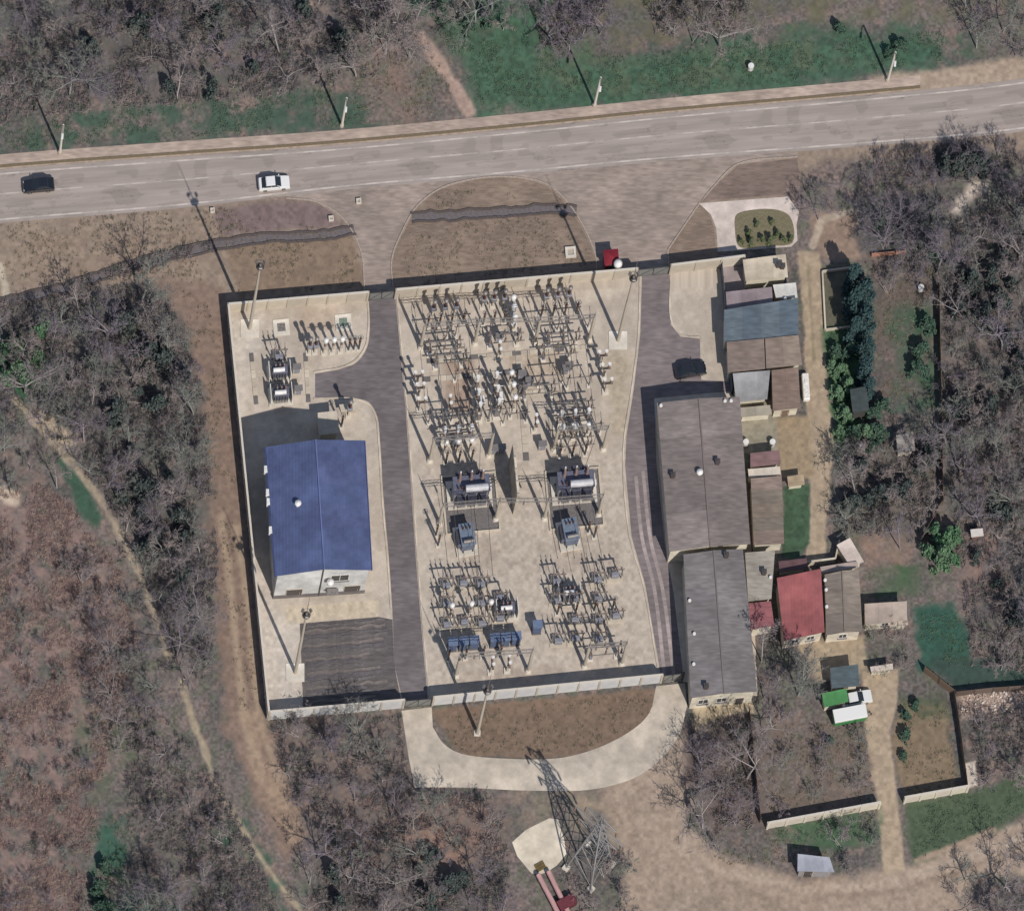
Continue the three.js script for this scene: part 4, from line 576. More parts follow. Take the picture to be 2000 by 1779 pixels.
portal('concrete portal gantry at the south end of the blue cabinets', [[892, 1320], [1033, 1311]], 6.6);
portal('concrete portal gantry at the south-east end of the switch cells', [[1143, 1302], [1216, 1297]], 6.6);
// conductors strung between the portals and down to the transformers
function wire(label, group, a, ha, b, hb, sag) { const p = at(...a), q = at(...b), pts = []; for (let i = 0; i <= 10; i++) { const f = i / 10; pts.push(new THREE.Vector3(lerp(p[0], q[0], f) - p[0], lerp(ha, hb, f) - sag * 4 * f * (1 - f), lerp(p[1], q[1], f) - p[1])); } const t = thing('conductor', label, 'wire', p[0], p[1], 0, group); mesh('strand', new THREE.TubeGeometry(new THREE.CatmullRomCurve3(pts), 12, 0.035, 5), mt.darkSteel, t); for (const k of [0, 10]) mesh('clamp', new THREE.SphereGeometry(0.09, 6, 5).translate(pts[k].x, pts[k].y, pts[k].z), mt.steel, t); }
for (const f of [0.2, 0.5, 0.8]) {
  wire('sagging conductor from the front portal to the western breaker portal', 'western conductors', [lerp(823, 929, f), lerp(680, 671, f)], 6.1, [lerp(841, 956, f), lerp(900, 890, f)], 5.7, 0.9);
  wire('sagging conductor from the front portal to the eastern breaker portal', 'eastern conductors', [lerp(1047, 1153, f), lerp(669, 663, f)], 6.1, [lerp(1083, 1180, f), lerp(879, 877, f)], 5.7, 0.9);
  wire('short conductor from the western breaker portal to the transformer bushings', 'western droppers', [lerp(841, 956, f), lerp(900, 890, f)], 5.7, [lerp(896, 940, f), 958], 5.5, 0.3);
  wire('short conductor from the eastern breaker portal to the transformer bushings', 'eastern droppers', [lerp(1083, 1180, f), lerp(879, 877, f)], 5.7, [lerp(1100, 1144, f), 949], 5.5, 0.3);
  wire('sagging conductor from the transformer portal to the western switch cells', 'south-western conductors', [lerp(860, 970, f), lerp(1023, 1014, f)], 4.9, [lerp(876, 980, f), 1146], 3.9, 0.5);
  wire('sagging conductor from the transformer portal to the eastern switch cells', 'south-eastern conductors', [lerp(1065, 1171, f), lerp(1013, 1005, f)], 4.9, [lerp(1090, 1200, f), 1138], 3.9, 0.5);
}
// lightning masts
function mast(px, py, label, h = 20, slab_ = 2.6) {
  const [x, z] = at(px, py), t = thing('lightning_mast', label, 'mast', x, z, 0, 'lightning masts');
  mesh('base_slab', box(slab_, 0.12, slab_), mt.paleConcrete, t);
  mesh('pole', join([cyl(0.26, 0.2, h * 0.6, 0, 0.12, 0, 10), cyl(0.2, 0.12, h * 0.4, 0, 0.12 + h * 0.6, 0, 10)]), mt.concreteB, t);
  const pf = mesh('platform', join([new THREE.TorusGeometry(0.55, 0.05, 5, 14).rotateX(Math.PI / 2).translate(0, h - 0.4, 0), new THREE.TorusGeometry(0.55, 0.03, 5, 14).rotateX(Math.PI / 2).translate(0, h + 0.5, 0), cyl(0.5, 0.5, 0.05, 0, h - 0.5, 0, 12)]), mt.darkSteel, t);
  for (let k = 0; k < 3; k++) mesh('floodlight', rbox(0.5, 0.4, 0.25, 0.04).rotateX(0.5).translate(0, 0, 0.55).rotateY(k * 2.1).translate(0, h + 0.2, 0), mt.steel, pf);
  mesh('rod', bar([0, h - 0.2, 0], [0, h + 5.5, 0], 0.07, 6, 0.025), mt.steel, t);
  return t;
}
mast(489, 642, 'tall pale lightning mast in the corner by the western end of the road wall');
mast(1209, 665, 'tall pale lightning mast on a square slab near the eastern road gate');
mast(578, 1314, 'tall pale lightning mast beside the dark ploughed bed');
mast(934, 1432, 'tall pale lightning mast standing outside the south wall', 15, 0.9);
// north rows
row('voltage_transformer', 846, 617, 3, 22, 'brown voltage transformer on a post in the front row, western bay', 'transformer', 'voltage transformers of the western bay');
row('voltage_transformer', 944, 600, 3, 20, 'brown voltage transformer on a post in the front row, middle bay', 'transformer', 'voltage transformers of the middle bay');
row('voltage_transformer', 1066, 594, 3, 22, 'brown voltage transformer on a post in the front row, eastern bay', 'transformer', 'voltage transformers of the eastern bay');
row('surge_arrester', 836, 640, 4, 23, 'slim brown surge arrester behind the western voltage transformers', 'arrester', 'western surge arresters');
row('surge_arrester', 945, 634, 3, 20, 'slim brown surge arrester in the middle bay', 'arrester', 'middle surge arresters');
row('surge_arrester', 1058, 620, 4, 23, 'slim brown surge arrester behind the eastern voltage transformers', 'arrester', 'eastern surge arresters');
place('coupling_capacitor', 1000, 604, 'white domed coupling capacitor close behind the road wall', 'capacitor', 'white coupling capacitors');
place('coupling_capacitor', 1001, 622, 'white domed coupling capacitor in the middle of the trio', 'capacitor', 'white coupling capacitors');
place('coupling_capacitor', 1003, 642, 'white domed coupling capacitor at the yard end of the trio', 'capacitor', 'white coupling capacitors');
place('disconnector', 866, 690, 'three-pole disconnector just behind the front portal, western bay', 'switch');
place('disconnector', 878, 716, 'three-pole disconnector by the brown gravel patch', 'switch');
place('disconnector', 1098, 674, 'three-pole disconnector just behind the front portal, eastern bay', 'switch');
place('disconnector', 1088, 700, 'three-pole disconnector south of the front portal, eastern bay', 'switch');
place('disconnector', 984, 676, 'three-pole disconnector of the middle bay', 'switch');
place('cabinet', 976, 664, 'white control cabinet in the middle bay', 'cabinet', 'white control cabinets');
// bus coupling in the middle
place('circuit_breaker', 969, 783, 'white-headed circuit breaker standing north to south in the middle bay', 'circuit breaker', null, A + Math.PI / 2);
place('circuit_breaker', 932, 790, 'white-headed circuit breaker west of the middle bay, turned lengthways', 'circuit breaker', null, A + Math.PI / 2);
for (const [x, y] of [[996, 752], [1000, 775], [1003, 800]]) place('current_transformer', x, y, 'white-headed current transformer in the line east of the middle breaker', 'transformer', 'middle current transformers');
place('disconnector', 1050, 776, 'three-pole disconnector west of the eastern breaker', 'switch');
for (const [x, y] of [[1020, 738], [1034, 752], [1022, 764], [1104, 728], [1112, 722]]) place('cabinet', x, y, 'small pale cabinet scattered in the eastern half of the yard', 'cabinet', 'small pale cabinets');
for (const [x, y] of [[815, 752], [818, 775], [821, 803]]) place('bus_support', x, y, 'busbar support post along the kerb of the western drive', 'post', 'western busbar supports', A + Math.PI / 2);
for (const [x, y] of [[1174, 712], [1180, 737], [1184, 766]]) place('bus_support', x, y, 'busbar support post at the eastern edge of the switchyard', 'post', 'eastern busbar supports', A + Math.PI / 2);
for (const [x, y, h] of [[877, 805, 'by the brown gravel patch'], [974, 700, 'in the middle bay'], [1045, 842, 'between the two breaker groups']]) place('bus_support', x, y, 'single busbar support post ' + h, 'post');
kits.busbar_frame = () => [['foundation', [-1.6, 1.6].map(x => box(0.6, 0.2, 0.6, x)), mt.paleConcrete], ['post', box(0.12, 3.0, 0.12, -1.6, 0.2), mt.steel], ['post', box(0.12, 3.0, 0.12, 1.6, 0.2), mt.steel], ['beam', box(3.9, 0.12, 0.1, 0, 3.2), mt.steel], ...[-1.5, 0, 1.5].map(x => ['insulator', insul(0.8, 0.12, x, 3.32, 0, 6), mt.brownPorc]), ['busbar', [-1.5, 0, 1.5].map(x => bar([x, 4.16, -1.3], [x, 4.16, 1.3], 0.04)), mt.steel]];
for (const [x, y, w] of [[850, 664, 'beside the front portal post in the western bay'], [912, 656, 'in the gap between the western and middle bays'], [1068, 648, 'in front of the eastern bay disconnectors'], [1128, 642, 'at the eastern end of the front portal'], [912, 742, 'beside the brown gravel patch'], [1130, 756, 'north of the eastern breaker group'], [1076, 752, 'north-west of the eastern breaker group'], [860, 826, 'at the western end of the western breaker group'], [934, 822, 'at the eastern end of the western breaker group'], [1150, 848, 'at the eastern end of the eastern breaker group'], [1006, 826, 'north of the fire wall'], [976, 818, 'south of the middle breaker']]) place('busbar_frame', x, y, 'slim steel busbar frame ' + w, 'busbar frame');
// breaker groups in front of the transformers
place('disconnector', 893, 838, 'three-pole disconnector in front of the western power transformer', 'switch');
place('circuit_breaker', 892, 862, 'circuit breaker in front of the western power transformer', 'circuit breaker');
row('current_transformer', 868, 888, 3, 25, 'white-headed current transformer in front of the western power transformer', 'transformer', 'western current transformers');
row('surge_arrester', 872, 905, 3, 25, 'slim surge arrester against the western power transformer', 'arrester', 'arresters at the western transformer');
place('disconnector', 1122, 808, 'three-pole disconnector farther from the eastern power transformer', 'switch');
place('circuit_breaker', 1120, 830, 'circuit breaker farther from the eastern power transformer', 'circuit breaker');
row('current_transformer', 1096, 858, 3, 25, 'white-headed current transformer in front of the eastern power transformer', 'transformer', 'eastern current transformers');
place('disconnector', 1121, 878, 'three-pole disconnector close to the eastern power transformer', 'switch');
row('surge_arrester', 1094, 893, 3, 25, 'slim surge arrester against the eastern power transformer', 'arrester', 'arresters at the eastern transformer');
place('cabinet', 1060, 876, 'white cabinet standing alone between the power transformers', 'cabinet');
row('cabinet', 966, 884, 2, 14, 'white cabinet beside the fire wall', 'cabinet', 'cabinets beside the fire wall');
// transformers with pits
function pit(px, py, label) { const [x, z] = at(px, py), t = thing('oil_pit', label, 'pit', x, z, A); mesh('gravel_fill', box(7.4, 0.07, 8.0, 0, 0, 1.6), mt.gravel, t); for (const [w, d, a, b] of [[7.8, 0.25, 0, -2.5], [7.8, 0.25, 0, 5.7], [0.25, 7.95, -3.8, 1.6], [0.25, 7.95, 3.8, 1.6]]) mesh('rim', box(w, 0.3, d, a, 0, b), mt.concrete, t); }
pit(919, 962, 'kerbed gravel pit under the western power transformer'); pit(1122, 953, 'kerbed gravel pit under the eastern power transformer');
place('power_transformer', 918, 966, 'western power transformer with a white conservator in a gravel pit', 'transformer');
place('power_transformer', 1122, 957, 'eastern power transformer with a white conservator in a gravel pit', 'transformer');
place('earthing_reactor', 910, 1058, 'blue-grey earthing reactor on a pale base south of the western power transformer', 'reactor', null, A + 0.08);
place('earthing_reactor', 1112, 1048, 'blue-grey earthing reactor on a pale base south of the eastern power transformer', 'reactor', null, A + 0.1);
for (const [x, y] of [[853, 1046], [857, 1066], [1150, 1040], [1162, 1050]]) place('surge_arrester', x, y, 'slim surge arrester beside a blue-grey earthing reactor', 'arrester', 'arresters by the reactors');
{ const [x, z] = at(1006, 1003), t = thing('fire_wall', 'tall concrete fire wall between the two power transformers', 'wall', x, z, A); for (let i = 0; i < 4; i++) mesh('panel', box(0.3, 6.2, 1.72, 0, 0, -0.88 - i * 1.75), [mt.concrete, mt.concreteB][i % 2], t); for (let i = 0; i < 5; i++) mesh('post', box(0.42, 6.35, 0.3, 0, 0, -i * 1.75 - 0.0), mt.concreteB, t); }
// cells at the south end
const cells = (x0, ys, xs, skip, words, where, group) => ys.forEach((y, j) => xs.forEach((dx, i) => { if (skip.includes(j * 10 + i)) return; place('switch_cell', x0 + dx + (j * 5 % 4), y - 0.091 * dx + (i * 7 % 5) - 2, `steel switch cell in the ${words[j]} row of the group ${where}`, 'switch cell', group + ', ' + words[j] + ' row', A + (i % 2 ? Math.PI : 0)); }));
cells(872, [1150, 1186, 1226], [0, 34, 68, 104], [3, 11], ['northern', 'middle', 'southern'], 'behind the blue cabinets', 'western switch cells');
row('blue_cabinet', 884, 1266, 3, 21, 'blue cabinet in the western trio at the south end of the switch cells', 'cabinet', 'western trio of blue cabinets');
row('blue_cabinet', 966, 1258, 3, 21, 'blue cabinet in the eastern trio at the south end of the switch cells', 'cabinet', 'eastern trio of blue cabinets');
row('blue_cabinet', 1049, 1232, 1, 21, 'blue cabinet standing alone between the two groups of switch cells', 'cabinet');
cells(1088, [1142, 1180, 1222, 1258], [0, 34, 80, 114], [1, 13, 20, 33], ['northernmost', 'second', 'third', 'southernmost'], 'east of the lone blue cabinet', 'eastern switch cells');
row('current_transformer', 880, 1206, 3, 38, 'white-headed current transformer among the western switch cells', 'transformer', 'current transformers of the western cells');
row('surge_arrester', 1090, 1200, 4, 36, 'slim surge arrester among the eastern switch cells', 'arrester', 'arresters of the eastern cells');
place('auxiliary_transformer', 1112, 1166, 'small transformer between white screens among the eastern switch cells', 'transformer');
place('auxiliary_transformer', 990, 1196, 'small transformer between white screens among the western switch cells', 'transformer');
row('surge_arrester', 876, 1290, 4, 34, 'slim surge arrester south of the blue cabinets', 'arrester', 'arresters south of the blue cabinets');
row('bus_support', 960, 1314, 2, 32, 'busbar support post near the south wall', 'post', 'busbar supports by the south wall');
row('disconnector', 1180, 1285, 1, 20, 'three-pole disconnector at the south-east end of the switch cells', 'switch');
// cable trenches with lids
function trench(label, a, b, w) { const p = at(...a), q = at(...b), L = Math.hypot(q[0] - p[0], q[1] - p[1]), t = thing('cable_trench', label, 'cable trench', p[0], p[1], -Math.atan2(q[1] - p[1], q[0] - p[0])), n = Math.round(L / 1.2); for (let i = 0; i < n; i++) mesh('lid', box(L / n - 0.05, 0.12 + 0.02 * (i % 3 === 1), w, (i + 0.5) * L / n, 0, 0), [mt.concrete, mt.concreteB, mt.darkConc][(i * 7) % 5 === 0 ? 2 : i % 2], t); }
trench('cable trench with concrete lids running south through the middle of the yard', [1010, 640], [1030, 900], 0.8);
trench('cable trench with concrete lids across the yard north of the breakers', [826, 742], [1000, 727], 0.7);
trench('cable trench with concrete lids beside the eastern breaker', [1012, 770], [1088, 763], 0.7);
trench('cable trench with concrete lids along the row of portal posts', [835, 706], [1170, 676], 0.6);
trench('cable trench with concrete lids in the western yard', [492, 690], [502, 790], 0.6);
trench('cable trench with concrete lids beside the service drive branch', [598, 690], [604, 786], 0.6);
// western yard
for (const [x, y, m, l] of [[551, 640, mt.darkConc, 'square inspection hatch with a dark grating near the corner mast'], [672, 630, M([110, 132, 118]), 'square inspection hatch with a greenish grating by the road wall']]) { const [a, b] = at(x, y), t = thing('inspection_hatch', l, 'hatch', a, b, A); mesh('slab', box(2.3, 0.14, 2.3), mt.paleConcrete, t); mesh('grating', join([...Array(6).keys()].flatMap(k => [box(1.1, 0.05, 0.09, 0, 0.145, -0.5 + k * 0.2), box(0.09, 0.05, 1.1, -0.5 + k * 0.2, 0.15, 0)])), m, t); }
row('voltage_transformer', 604, 690, 2, 12, 'voltage transformer in the small row by the hall yard, dark tank', 'transformer', 'voltage transformers of the hall yard');
row('current_transformer', 634, 690, 3, 16, 'white-headed current transformer in the small row by the hall yard', 'transformer', 'current transformers of the hall yard');
row('surge_arrester', 682, 684, 3, 10, 'slim surge arrester in the small row by the hall yard', 'arrester', 'arresters of the hall yard');
place('auxiliary_transformer', 546, 732, 'small transformer between white screens north of the hall, nearer the road', 'transformer');
place('auxiliary_transformer', 549, 776, 'small transformer between white screens north of the hall, nearer the hall', 'transformer');
place('cabinet', 580, 726, 'white cabinet beside the northern small transformer', 'cabinet'); place('cabinet', 583, 768, 'white cabinet beside the southern small transformer', 'cabinet');
row('switch_cell', 545, 702, 1, 20, 'steel switch frame north of the two small transformers', 'switch cell');
place('surge_arrester', 668, 834, 'slim surge arrester by the curved kerb north-east of the hall', 'arrester'); place('voltage_transformer', 682, 812, 'voltage transformer standing alone by the curved kerb', 'transformer');
// ---------------------------------------------------------------- lattice pylon
{
  const galv = M([168, 166, 164], { rough: 0.5, metal: 0.2 });
  const [x, z] = at(1152, 1692), t = thing('lattice_pylon', 'steel lattice pylon with cross-arms by the dirt road', 'pylon', x, z, -0.7), h = 18, w0 = 2.3, w1 = 0.45, hw = y => lerp(w0, w1, Math.min(1, y / 14)), C4 = [[-1, -1], [1, -1], [1, 1], [-1, 1]];
  for (const [a, b] of C4) { mesh('foundation', box(0.9, 0.35, 0.9, a * w0, 0, b * w0), mt.paleConcrete, t); mesh('leg', join([bar([a * w0, 0.2, b * w0], [a * w1, 14, b * w1], 0.13, 4), bar([a * w1, 14, b * w1], [a * 0.12, h, b * 0.12], 0.08, 4)]), galv, t); }
  for (let f = 0; f < 4; f++) { const g = [], [a, b] = C4[f], [c, d] = C4[(f + 1) % 4]; let y = 0.4, k = 0; while (y < 15.5) { const y2 = Math.min(16, y + hw(y) * 1.5 + 0.6), p = hw(y), q = hw(y2); g.push(bar([a * p, y, b * p], [c * q, y2, d * q], 0.055, 3), bar([c * p, y, d * p], [a * q, y2, b * q], 0.055, 3), bar([a * q, y2, b * q], [c * q, y2, d * q], 0.035, 3)); y = y2; k++; } mesh('bracing', join(g), galv, t); }
  for (const [y, L] of [[11.4, 3.4], [14, 4.4], [16.4, 2.8]]) for (const s of [-1, 1]) {
    const arm = mesh('cross_arm', join([bar([s * 0.3, y, 0.35], [s * L, y + 0.15, 0], 0.07, 4), bar([s * 0.3, y, -0.35], [s * L, y + 0.15, 0], 0.07, 4), bar([s * 0.3, y + 0.9, 0], [s * L, y + 0.15, 0], 0.06, 4), ...[0.3, 0.55, 0.8].map(f => bar([s * lerp(0.3, L, f), y + 0.1, 0.35 * (1 - f)], [s * lerp(0.3, L, f), y + 0.1, -0.35 * (1 - f)], 0.05, 3))]), galv, t);
    mesh('insulator_string', insul(1.3, 0.14, s * L, y - 1.2, 0, 8), mt.porcelain, arm);
  }
}
// pink pipes and block below the pale pad
for (const [a, b, l] of [[[1052, 1712], [1098, 1800], 'pink-painted pipe on the side of the brown hatch'], [[1072, 1706], [1118, 1800], 'pink-painted pipe farther from the brown hatch']]) { const p = at(...a), q = at(...b), L = Math.hypot(q[0] - p[0], q[1] - p[1]), t = thing('pipe', l, 'pipe', p[0], p[1], -Math.atan2(q[1] - p[1], q[0] - p[0])); mesh('tube', bar([0, 0.75, 0], [L, 0.75, 0], 0.36, 12), M([206, 160, 156], { rough: 0.6 }), t); for (const f of [0.1, 0.5, 0.9]) mesh('support', box(0.4, 0.5, 0.7, L * f), mt.darkConc, t); }
{ const [x, z] = at(1108, 1768), t = thing('valve_block', 'dark maroon block straddled by the pink pipes', 'block', x, z, 0.5); mesh('body', rbox(2.6, 1.2, 1.4, 0.06, 0, 0, 0), M([92, 40, 50]), t); mesh('lid', box(2.7, 0.08, 1.5, 0, 1.2), M([110, 52, 60]), t); }
{ const [x, z] = at(1057, 1693), t = thing('brown_hatch', 'brown timber hatch on the edge of the pale concrete pad', 'hatch', x, z, 0.5); for (let i = 0; i < 5; i++) mesh('plank', box(1.4, 0.12, 0.2, 0, 0.1, -0.44 + i * 0.22), M([[120, 100, 64], [106, 90, 58]][i % 2], { map: texStreak }), t); mesh('frame', join([box(0.1, 0.1, 1.1, -0.6), box(0.1, 0.1, 1.1, 0.6)]), mt.wood, t); }
// ---------------------------------------------------------------- street lamps
for (const [px, py] of [[118, 298], [669, 246], [1163, 206], [1736, 157]]) {
  const [x, z] = at(px, py), t = thing('street_lamp', 'pale concrete street lamp on the north verge of the road', 'street lamp', x, z, -0.09, 'street lamps along the road');
  mesh('base', cyl(0.32, 0.3, 0.4, 0, 0, 0, 10), mt.concreteB, t); mesh('pole', cyl(0.2, 0.13, 8.2, 0, 0.3, 0, 10), mt.paleConcrete, t);
  mesh('arm', join([bar([0, 8.4, 0], [0, 8.9, 0.5], 0.06), bar([0, 8.9, 0.5], [0, 9.05, 1.6], 0.06)]), mt.steel, t); mesh('lamp_head', rbox(0.32, 0.16, 0.8, 0.05, 0, 9.0, 1.9), mt.white, t);
}
// ---------------------------------------------------------------- vehicles
function car(px, py, yaw, paintRGB, label, glassOnly) {
  const [x, z] = at(px, py), t = thing('car', label, 'car', x, z, yaw, null, 0.03), pm = new THREE.MeshPhysicalMaterial({ color: P(...paintRGB), roughness: 0.35, clearcoat: 1, clearcoatRoughness: 0.08 });
  const ext = (pts, w, bev, m, n, parent = t) => { const g = new THREE.ExtrudeGeometry(new THREE.Shape(pts.map(p => new THREE.Vector2(...p))), { depth: w - 2 * bev, bevelEnabled: true, bevelThickness: bev, bevelSize: bev, bevelSegments: 3, curveSegments: 6 }); g.translate(0, 0, -(w - 2 * bev) / 2); return mesh(n, g, m, parent); };
  const body = ext([[-2.12, 0.38], [-2.16, 0.66], [-2.08, 0.88], [-1.35, 0.96], [0.75, 0.96], [1.7, 0.84], [2.12, 0.68], [2.16, 0.4], [1.9, 0.28], [-1.9, 0.28]], 1.72, 0.07, pm, 'body');
  ext([[-1.75, 0.98], [-1.25, 1.38], [0.1, 1.40], [0.95, 0.98]], 1.5, 0.06, mt.glass, 'cabin_glass');
  ext([[-1.22, 1.41], [-1.1, 1.465], [0.0, 1.475], [0.1, 1.42]], 1.36, 0.05, pm, 'roof');
  for (const s of [-1, 1]) { mesh('pillar', join([bar([-1.7, 1.0, s * 0.74], [-1.2, 1.42, s * 0.66], 0.05), bar([0.1, 1.42, s * 0.66], [0.92, 1.0, s * 0.74], 0.045), bar([-0.5, 1.0, s * 0.77], [-0.5, 1.42, s * 0.68], 0.045)]), pm, t); mesh('mirror', rbox(0.14, 0.14, 0.2, 0.04, 0.7, 1.0, s * 0.95), pm, t); mesh('headlight', rbox(0.18, 0.14, 0.34, 0.04, 2.08, 0.62, s * 0.6), mt.white, t); mesh('tail_light', rbox(0.1, 0.16, 0.3, 0.03, -2.14, 0.7, s * 0.62), M([150, 40, 44], { map: null }), t);
    for (const wx of [-1.3, 1.32]) { const wh = mesh('wheel', new THREE.CylinderGeometry(0.31, 0.31, 0.2, 18).rotateX(Math.PI / 2).translate(wx, 0.31, s * 0.76), mt.tyre, t); mesh('rim', new THREE.CylinderGeometry(0.19, 0.19, 0.03, 14).rotateX(Math.PI / 2).translate(wx, 0.31, s * 0.865), mt.steel, wh); } }
  mesh('bumper', rbox(0.16, 0.2, 1.6, 0.05, 2.14, 0.36), pm, t); mesh('bumper', rbox(0.16, 0.2, 1.6, 0.05, -2.16, 0.38), pm, t);
  return t;
}
car(76, 366, A + Math.PI, [26, 28, 34], 'black car driving on the road west of the entrances');
car(536, 362, A, [244, 242, 238], 'white car driving on the road with dark windows');
car(1350, 727, A + 0.1, [34, 34, 38], 'black car parked in the bay of the eastern service drive');
car(1674, 1368, 0.2, [238, 236, 230], 'white car parked between the green shed and the gravel lane');
{ // trailer
  const [x, z] = at(1659, 1405), t = thing('trailer', 'white-roofed trailer with green sides by the gravel lane', 'trailer', x, z, 0.19); mesh('body', rbox(4.6, 1.5, 1.7, 0.06, 0, 0.6), M([70, 140, 82], { rough: 0.5 }), t); mesh('roof', rbox(4.75, 0.18, 1.85, 0.06, 0, 2.1), M([240, 238, 232], { map: null, rough: 0.5 }), t); mesh('stripe', box(4.62, 0.3, 1.72, 0, 1.7), mt.white, t);
  for (const s of [-1, 1]) for (const wx of [-0.6, 0.6]) { const w = mesh('wheel', new THREE.CylinderGeometry(0.36, 0.36, 0.22, 16).rotateX(Math.PI / 2).translate(wx, 0.36, s * 0.8), mt.tyre, t); mesh('rim', new THREE.CylinderGeometry(0.2, 0.2, 0.03, 12).rotateX(Math.PI / 2).translate(wx, 0.36, s * 0.92), mt.steel, w); } mesh('tow_bar', join([bar([2.2, 0.6, 0.5], [3.4, 0.55, 0], 0.05), bar([2.2, 0.6, -0.5], [3.4, 0.55, 0], 0.05), cyl(0.06, 0.06, 0.55, 3.35, 0, 0)]), mt.darkSteel, t);
}
{ const [x, z] = at(1575, 760), t = thing('white_tank', 'long white plastic tank lying beside the brown-roofed shed', 'tank', x, z, A - 0.02); mesh('body', rbox(1.0, 0.95, 3.8, 0.2, 0, 0.12), M([242, 236, 226], { rough: 0.4 }), t); mesh('lid', cyl(0.25, 0.25, 0.12, 0, 1.06, -0.6, 14), mt.white, t); for (const f of [-1.3, 0, 1.3]) mesh('saddle', box(1.06, 0.2, 0.2, 0, 0, f), mt.steel, t); }
{ const [x, z] = at(1200, 522), t = thing('gate_booth', 'dark red booth with a white dish just outside the road wall', 'booth', x, z, A); mesh('wall', box(1.7, 2.3, 1.9, -0.5, 0, -0.5), M([150, 60, 70]), t); mesh('roof', new THREE.ConeGeometry(1.5, 0.5, 4).rotateY(Math.PI / 4).translate(-0.5, 2.55, -0.5), M([132, 30, 46]), t); mesh('door', box(0.8, 1.9, 0.06, -0.5, 0.05, 0.47), mt.darkSteel, t); const d = mesh('dish', new THREE.SphereGeometry(0.62, 18, 8, 0, Math.PI * 2, 0, Math.PI * 0.42).rotateX(0.5).translate(0.3, 2.6, 0.7), mt.white, t); mesh('rim', new THREE.TorusGeometry(0.62, 0.07, 6, 20).rotateX(Math.PI / 2 + 0.5).translate(0.3, 2.7, 0.75), mt.black, d); mesh('dish_post', bar([0.3, 0, 0.6], [0.3, 2.8, 0.6], 0.07), mt.darkSteel, t); }
for (const [px, py, l, s] of [[1116, 494, 'square concrete manhole collar on the lawn between the entrances', 1.5], [702, 394, 'small pale concrete block in the western entrance apron', 0.7], [416, 412, 'small pale concrete marker by the road edge', 0.6], [648, 428, 'pale concrete marker on the western lawn edge', 0.7]]) { const [x, z] = at(px, py), t = thing('concrete_block', l, 'block', x, z, A); mesh('collar', join([box(s, 0.4, s * 0.22, 0, 0, -s * 0.39), box(s, 0.4, s * 0.22, 0, 0, s * 0.39), box(s * 0.22, 0.4, s * 0.56, -s * 0.39), box(s * 0.22, 0.4, s * 0.56, s * 0.39)]), mt.paleConcrete, t); mesh('cover', box(s * 0.56, 0.25, s * 0.56), mt.concreteB, t); }
for (const [px, py, l] of [[1510, 868, 'white barrel in the yard east of the long workshop'], [1458, 868, 'white barrel against the wall of the long workshop'], [1468, 134, 'white barrel lying on the grass north of the road'], [1685, 878, 'white barrel under the bare garden trees'], [1800, 566, 'white barrel in the eastern vegetable plot']]) { const [x, z] = at(px, py), t = thing('barrel', l, 'barrel', x, z); mesh('drum', cyl(0.42, 0.42, 0.95, 0, 0, 0, 16), mt.white, t); mesh('hoop', join([0.05, 0.45, 0.85].map(y => new THREE.TorusGeometry(0.43, 0.03, 5, 18).rotateX(Math.PI / 2).translate(0, y + 0.03, 0))), mt.steel, t); }
// ---------------------------------------------------------------- vegetation
class Buf { constructor() { this.p = []; this.n = []; this.i = []; }
  geo() { const g = new THREE.BufferGeometry(); g.setAttribute('position', new THREE.Float32BufferAttribute(this.p, 3)); g.setAttribute('normal', new THREE.Float32BufferAttribute(this.n, 3)); g.setAttribute('uv', new THREE.Float32BufferAttribute(new Float32Array(this.p.length / 3 * 2), 2)); g.setIndex(this.i); return g; } }
const V = (x, y, z) => new THREE.Vector3(x, y, z);
function frame(d) { const a = Math.abs(d.y) > 0.9 ? V(1, 0, 0) : V(0, 1, 0), u = a.cross(d).normalize(); return [u, d.clone().cross(u)]; }
function spike(b, p, d, L, r, sides = 3) { const [u, v] = frame(d), k = b.p.length / 3; for (let i = 0; i < sides; i++) { const a = i / sides * 6.2832, n = u.clone().multiplyScalar(Math.cos(a)).addScaledVector(v, Math.sin(a)); b.p.push(p.x + n.x * r, p.y + n.y * r, p.z + n.z * r); b.n.push(n.x, n.y, n.z); } b.p.push(p.x + d.x * L, p.y + d.y * L, p.z + d.z * L); b.n.push(d.x, d.y, d.z); for (let i = 0; i < sides; i++) b.i.push(k + i, k + (i + 1) % sides, k + sides); }
function limb(b, pts, r0, r1, sides = 5) { const k = b.p.length / 3, n = pts.length; for (let j = 0; j < n; j++) { const d = pts[Math.min(n - 1, j + 1)].clone().sub(pts[Math.max(0, j - 1)]).normalize(), [u, v] = frame(d), r = lerp(r0, r1, j / (n - 1)); for (let i = 0; i < sides; i++) { const a = i / sides * 6.2832, q = u.clone().multiplyScalar(Math.cos(a)).addScaledVector(v, Math.sin(a)); b.p.push(pts[j].x + q.x * r, pts[j].y + q.y * r, pts[j].z + q.z * r); b.n.push(q.x, q.y, q.z); if (j) { const i2 = (i + 1) % sides, c = k + j * sides, e = c - sides; b.i.push(e + i, e + i2, c + i, c + i, e + i2, c + i2); } } } }
const rdir = (r, d, spread) => { const q = V(r() - 0.5, r() - 0.5, r() - 0.5).normalize().multiplyScalar(spread); return d.clone().add(q).normalize(); };
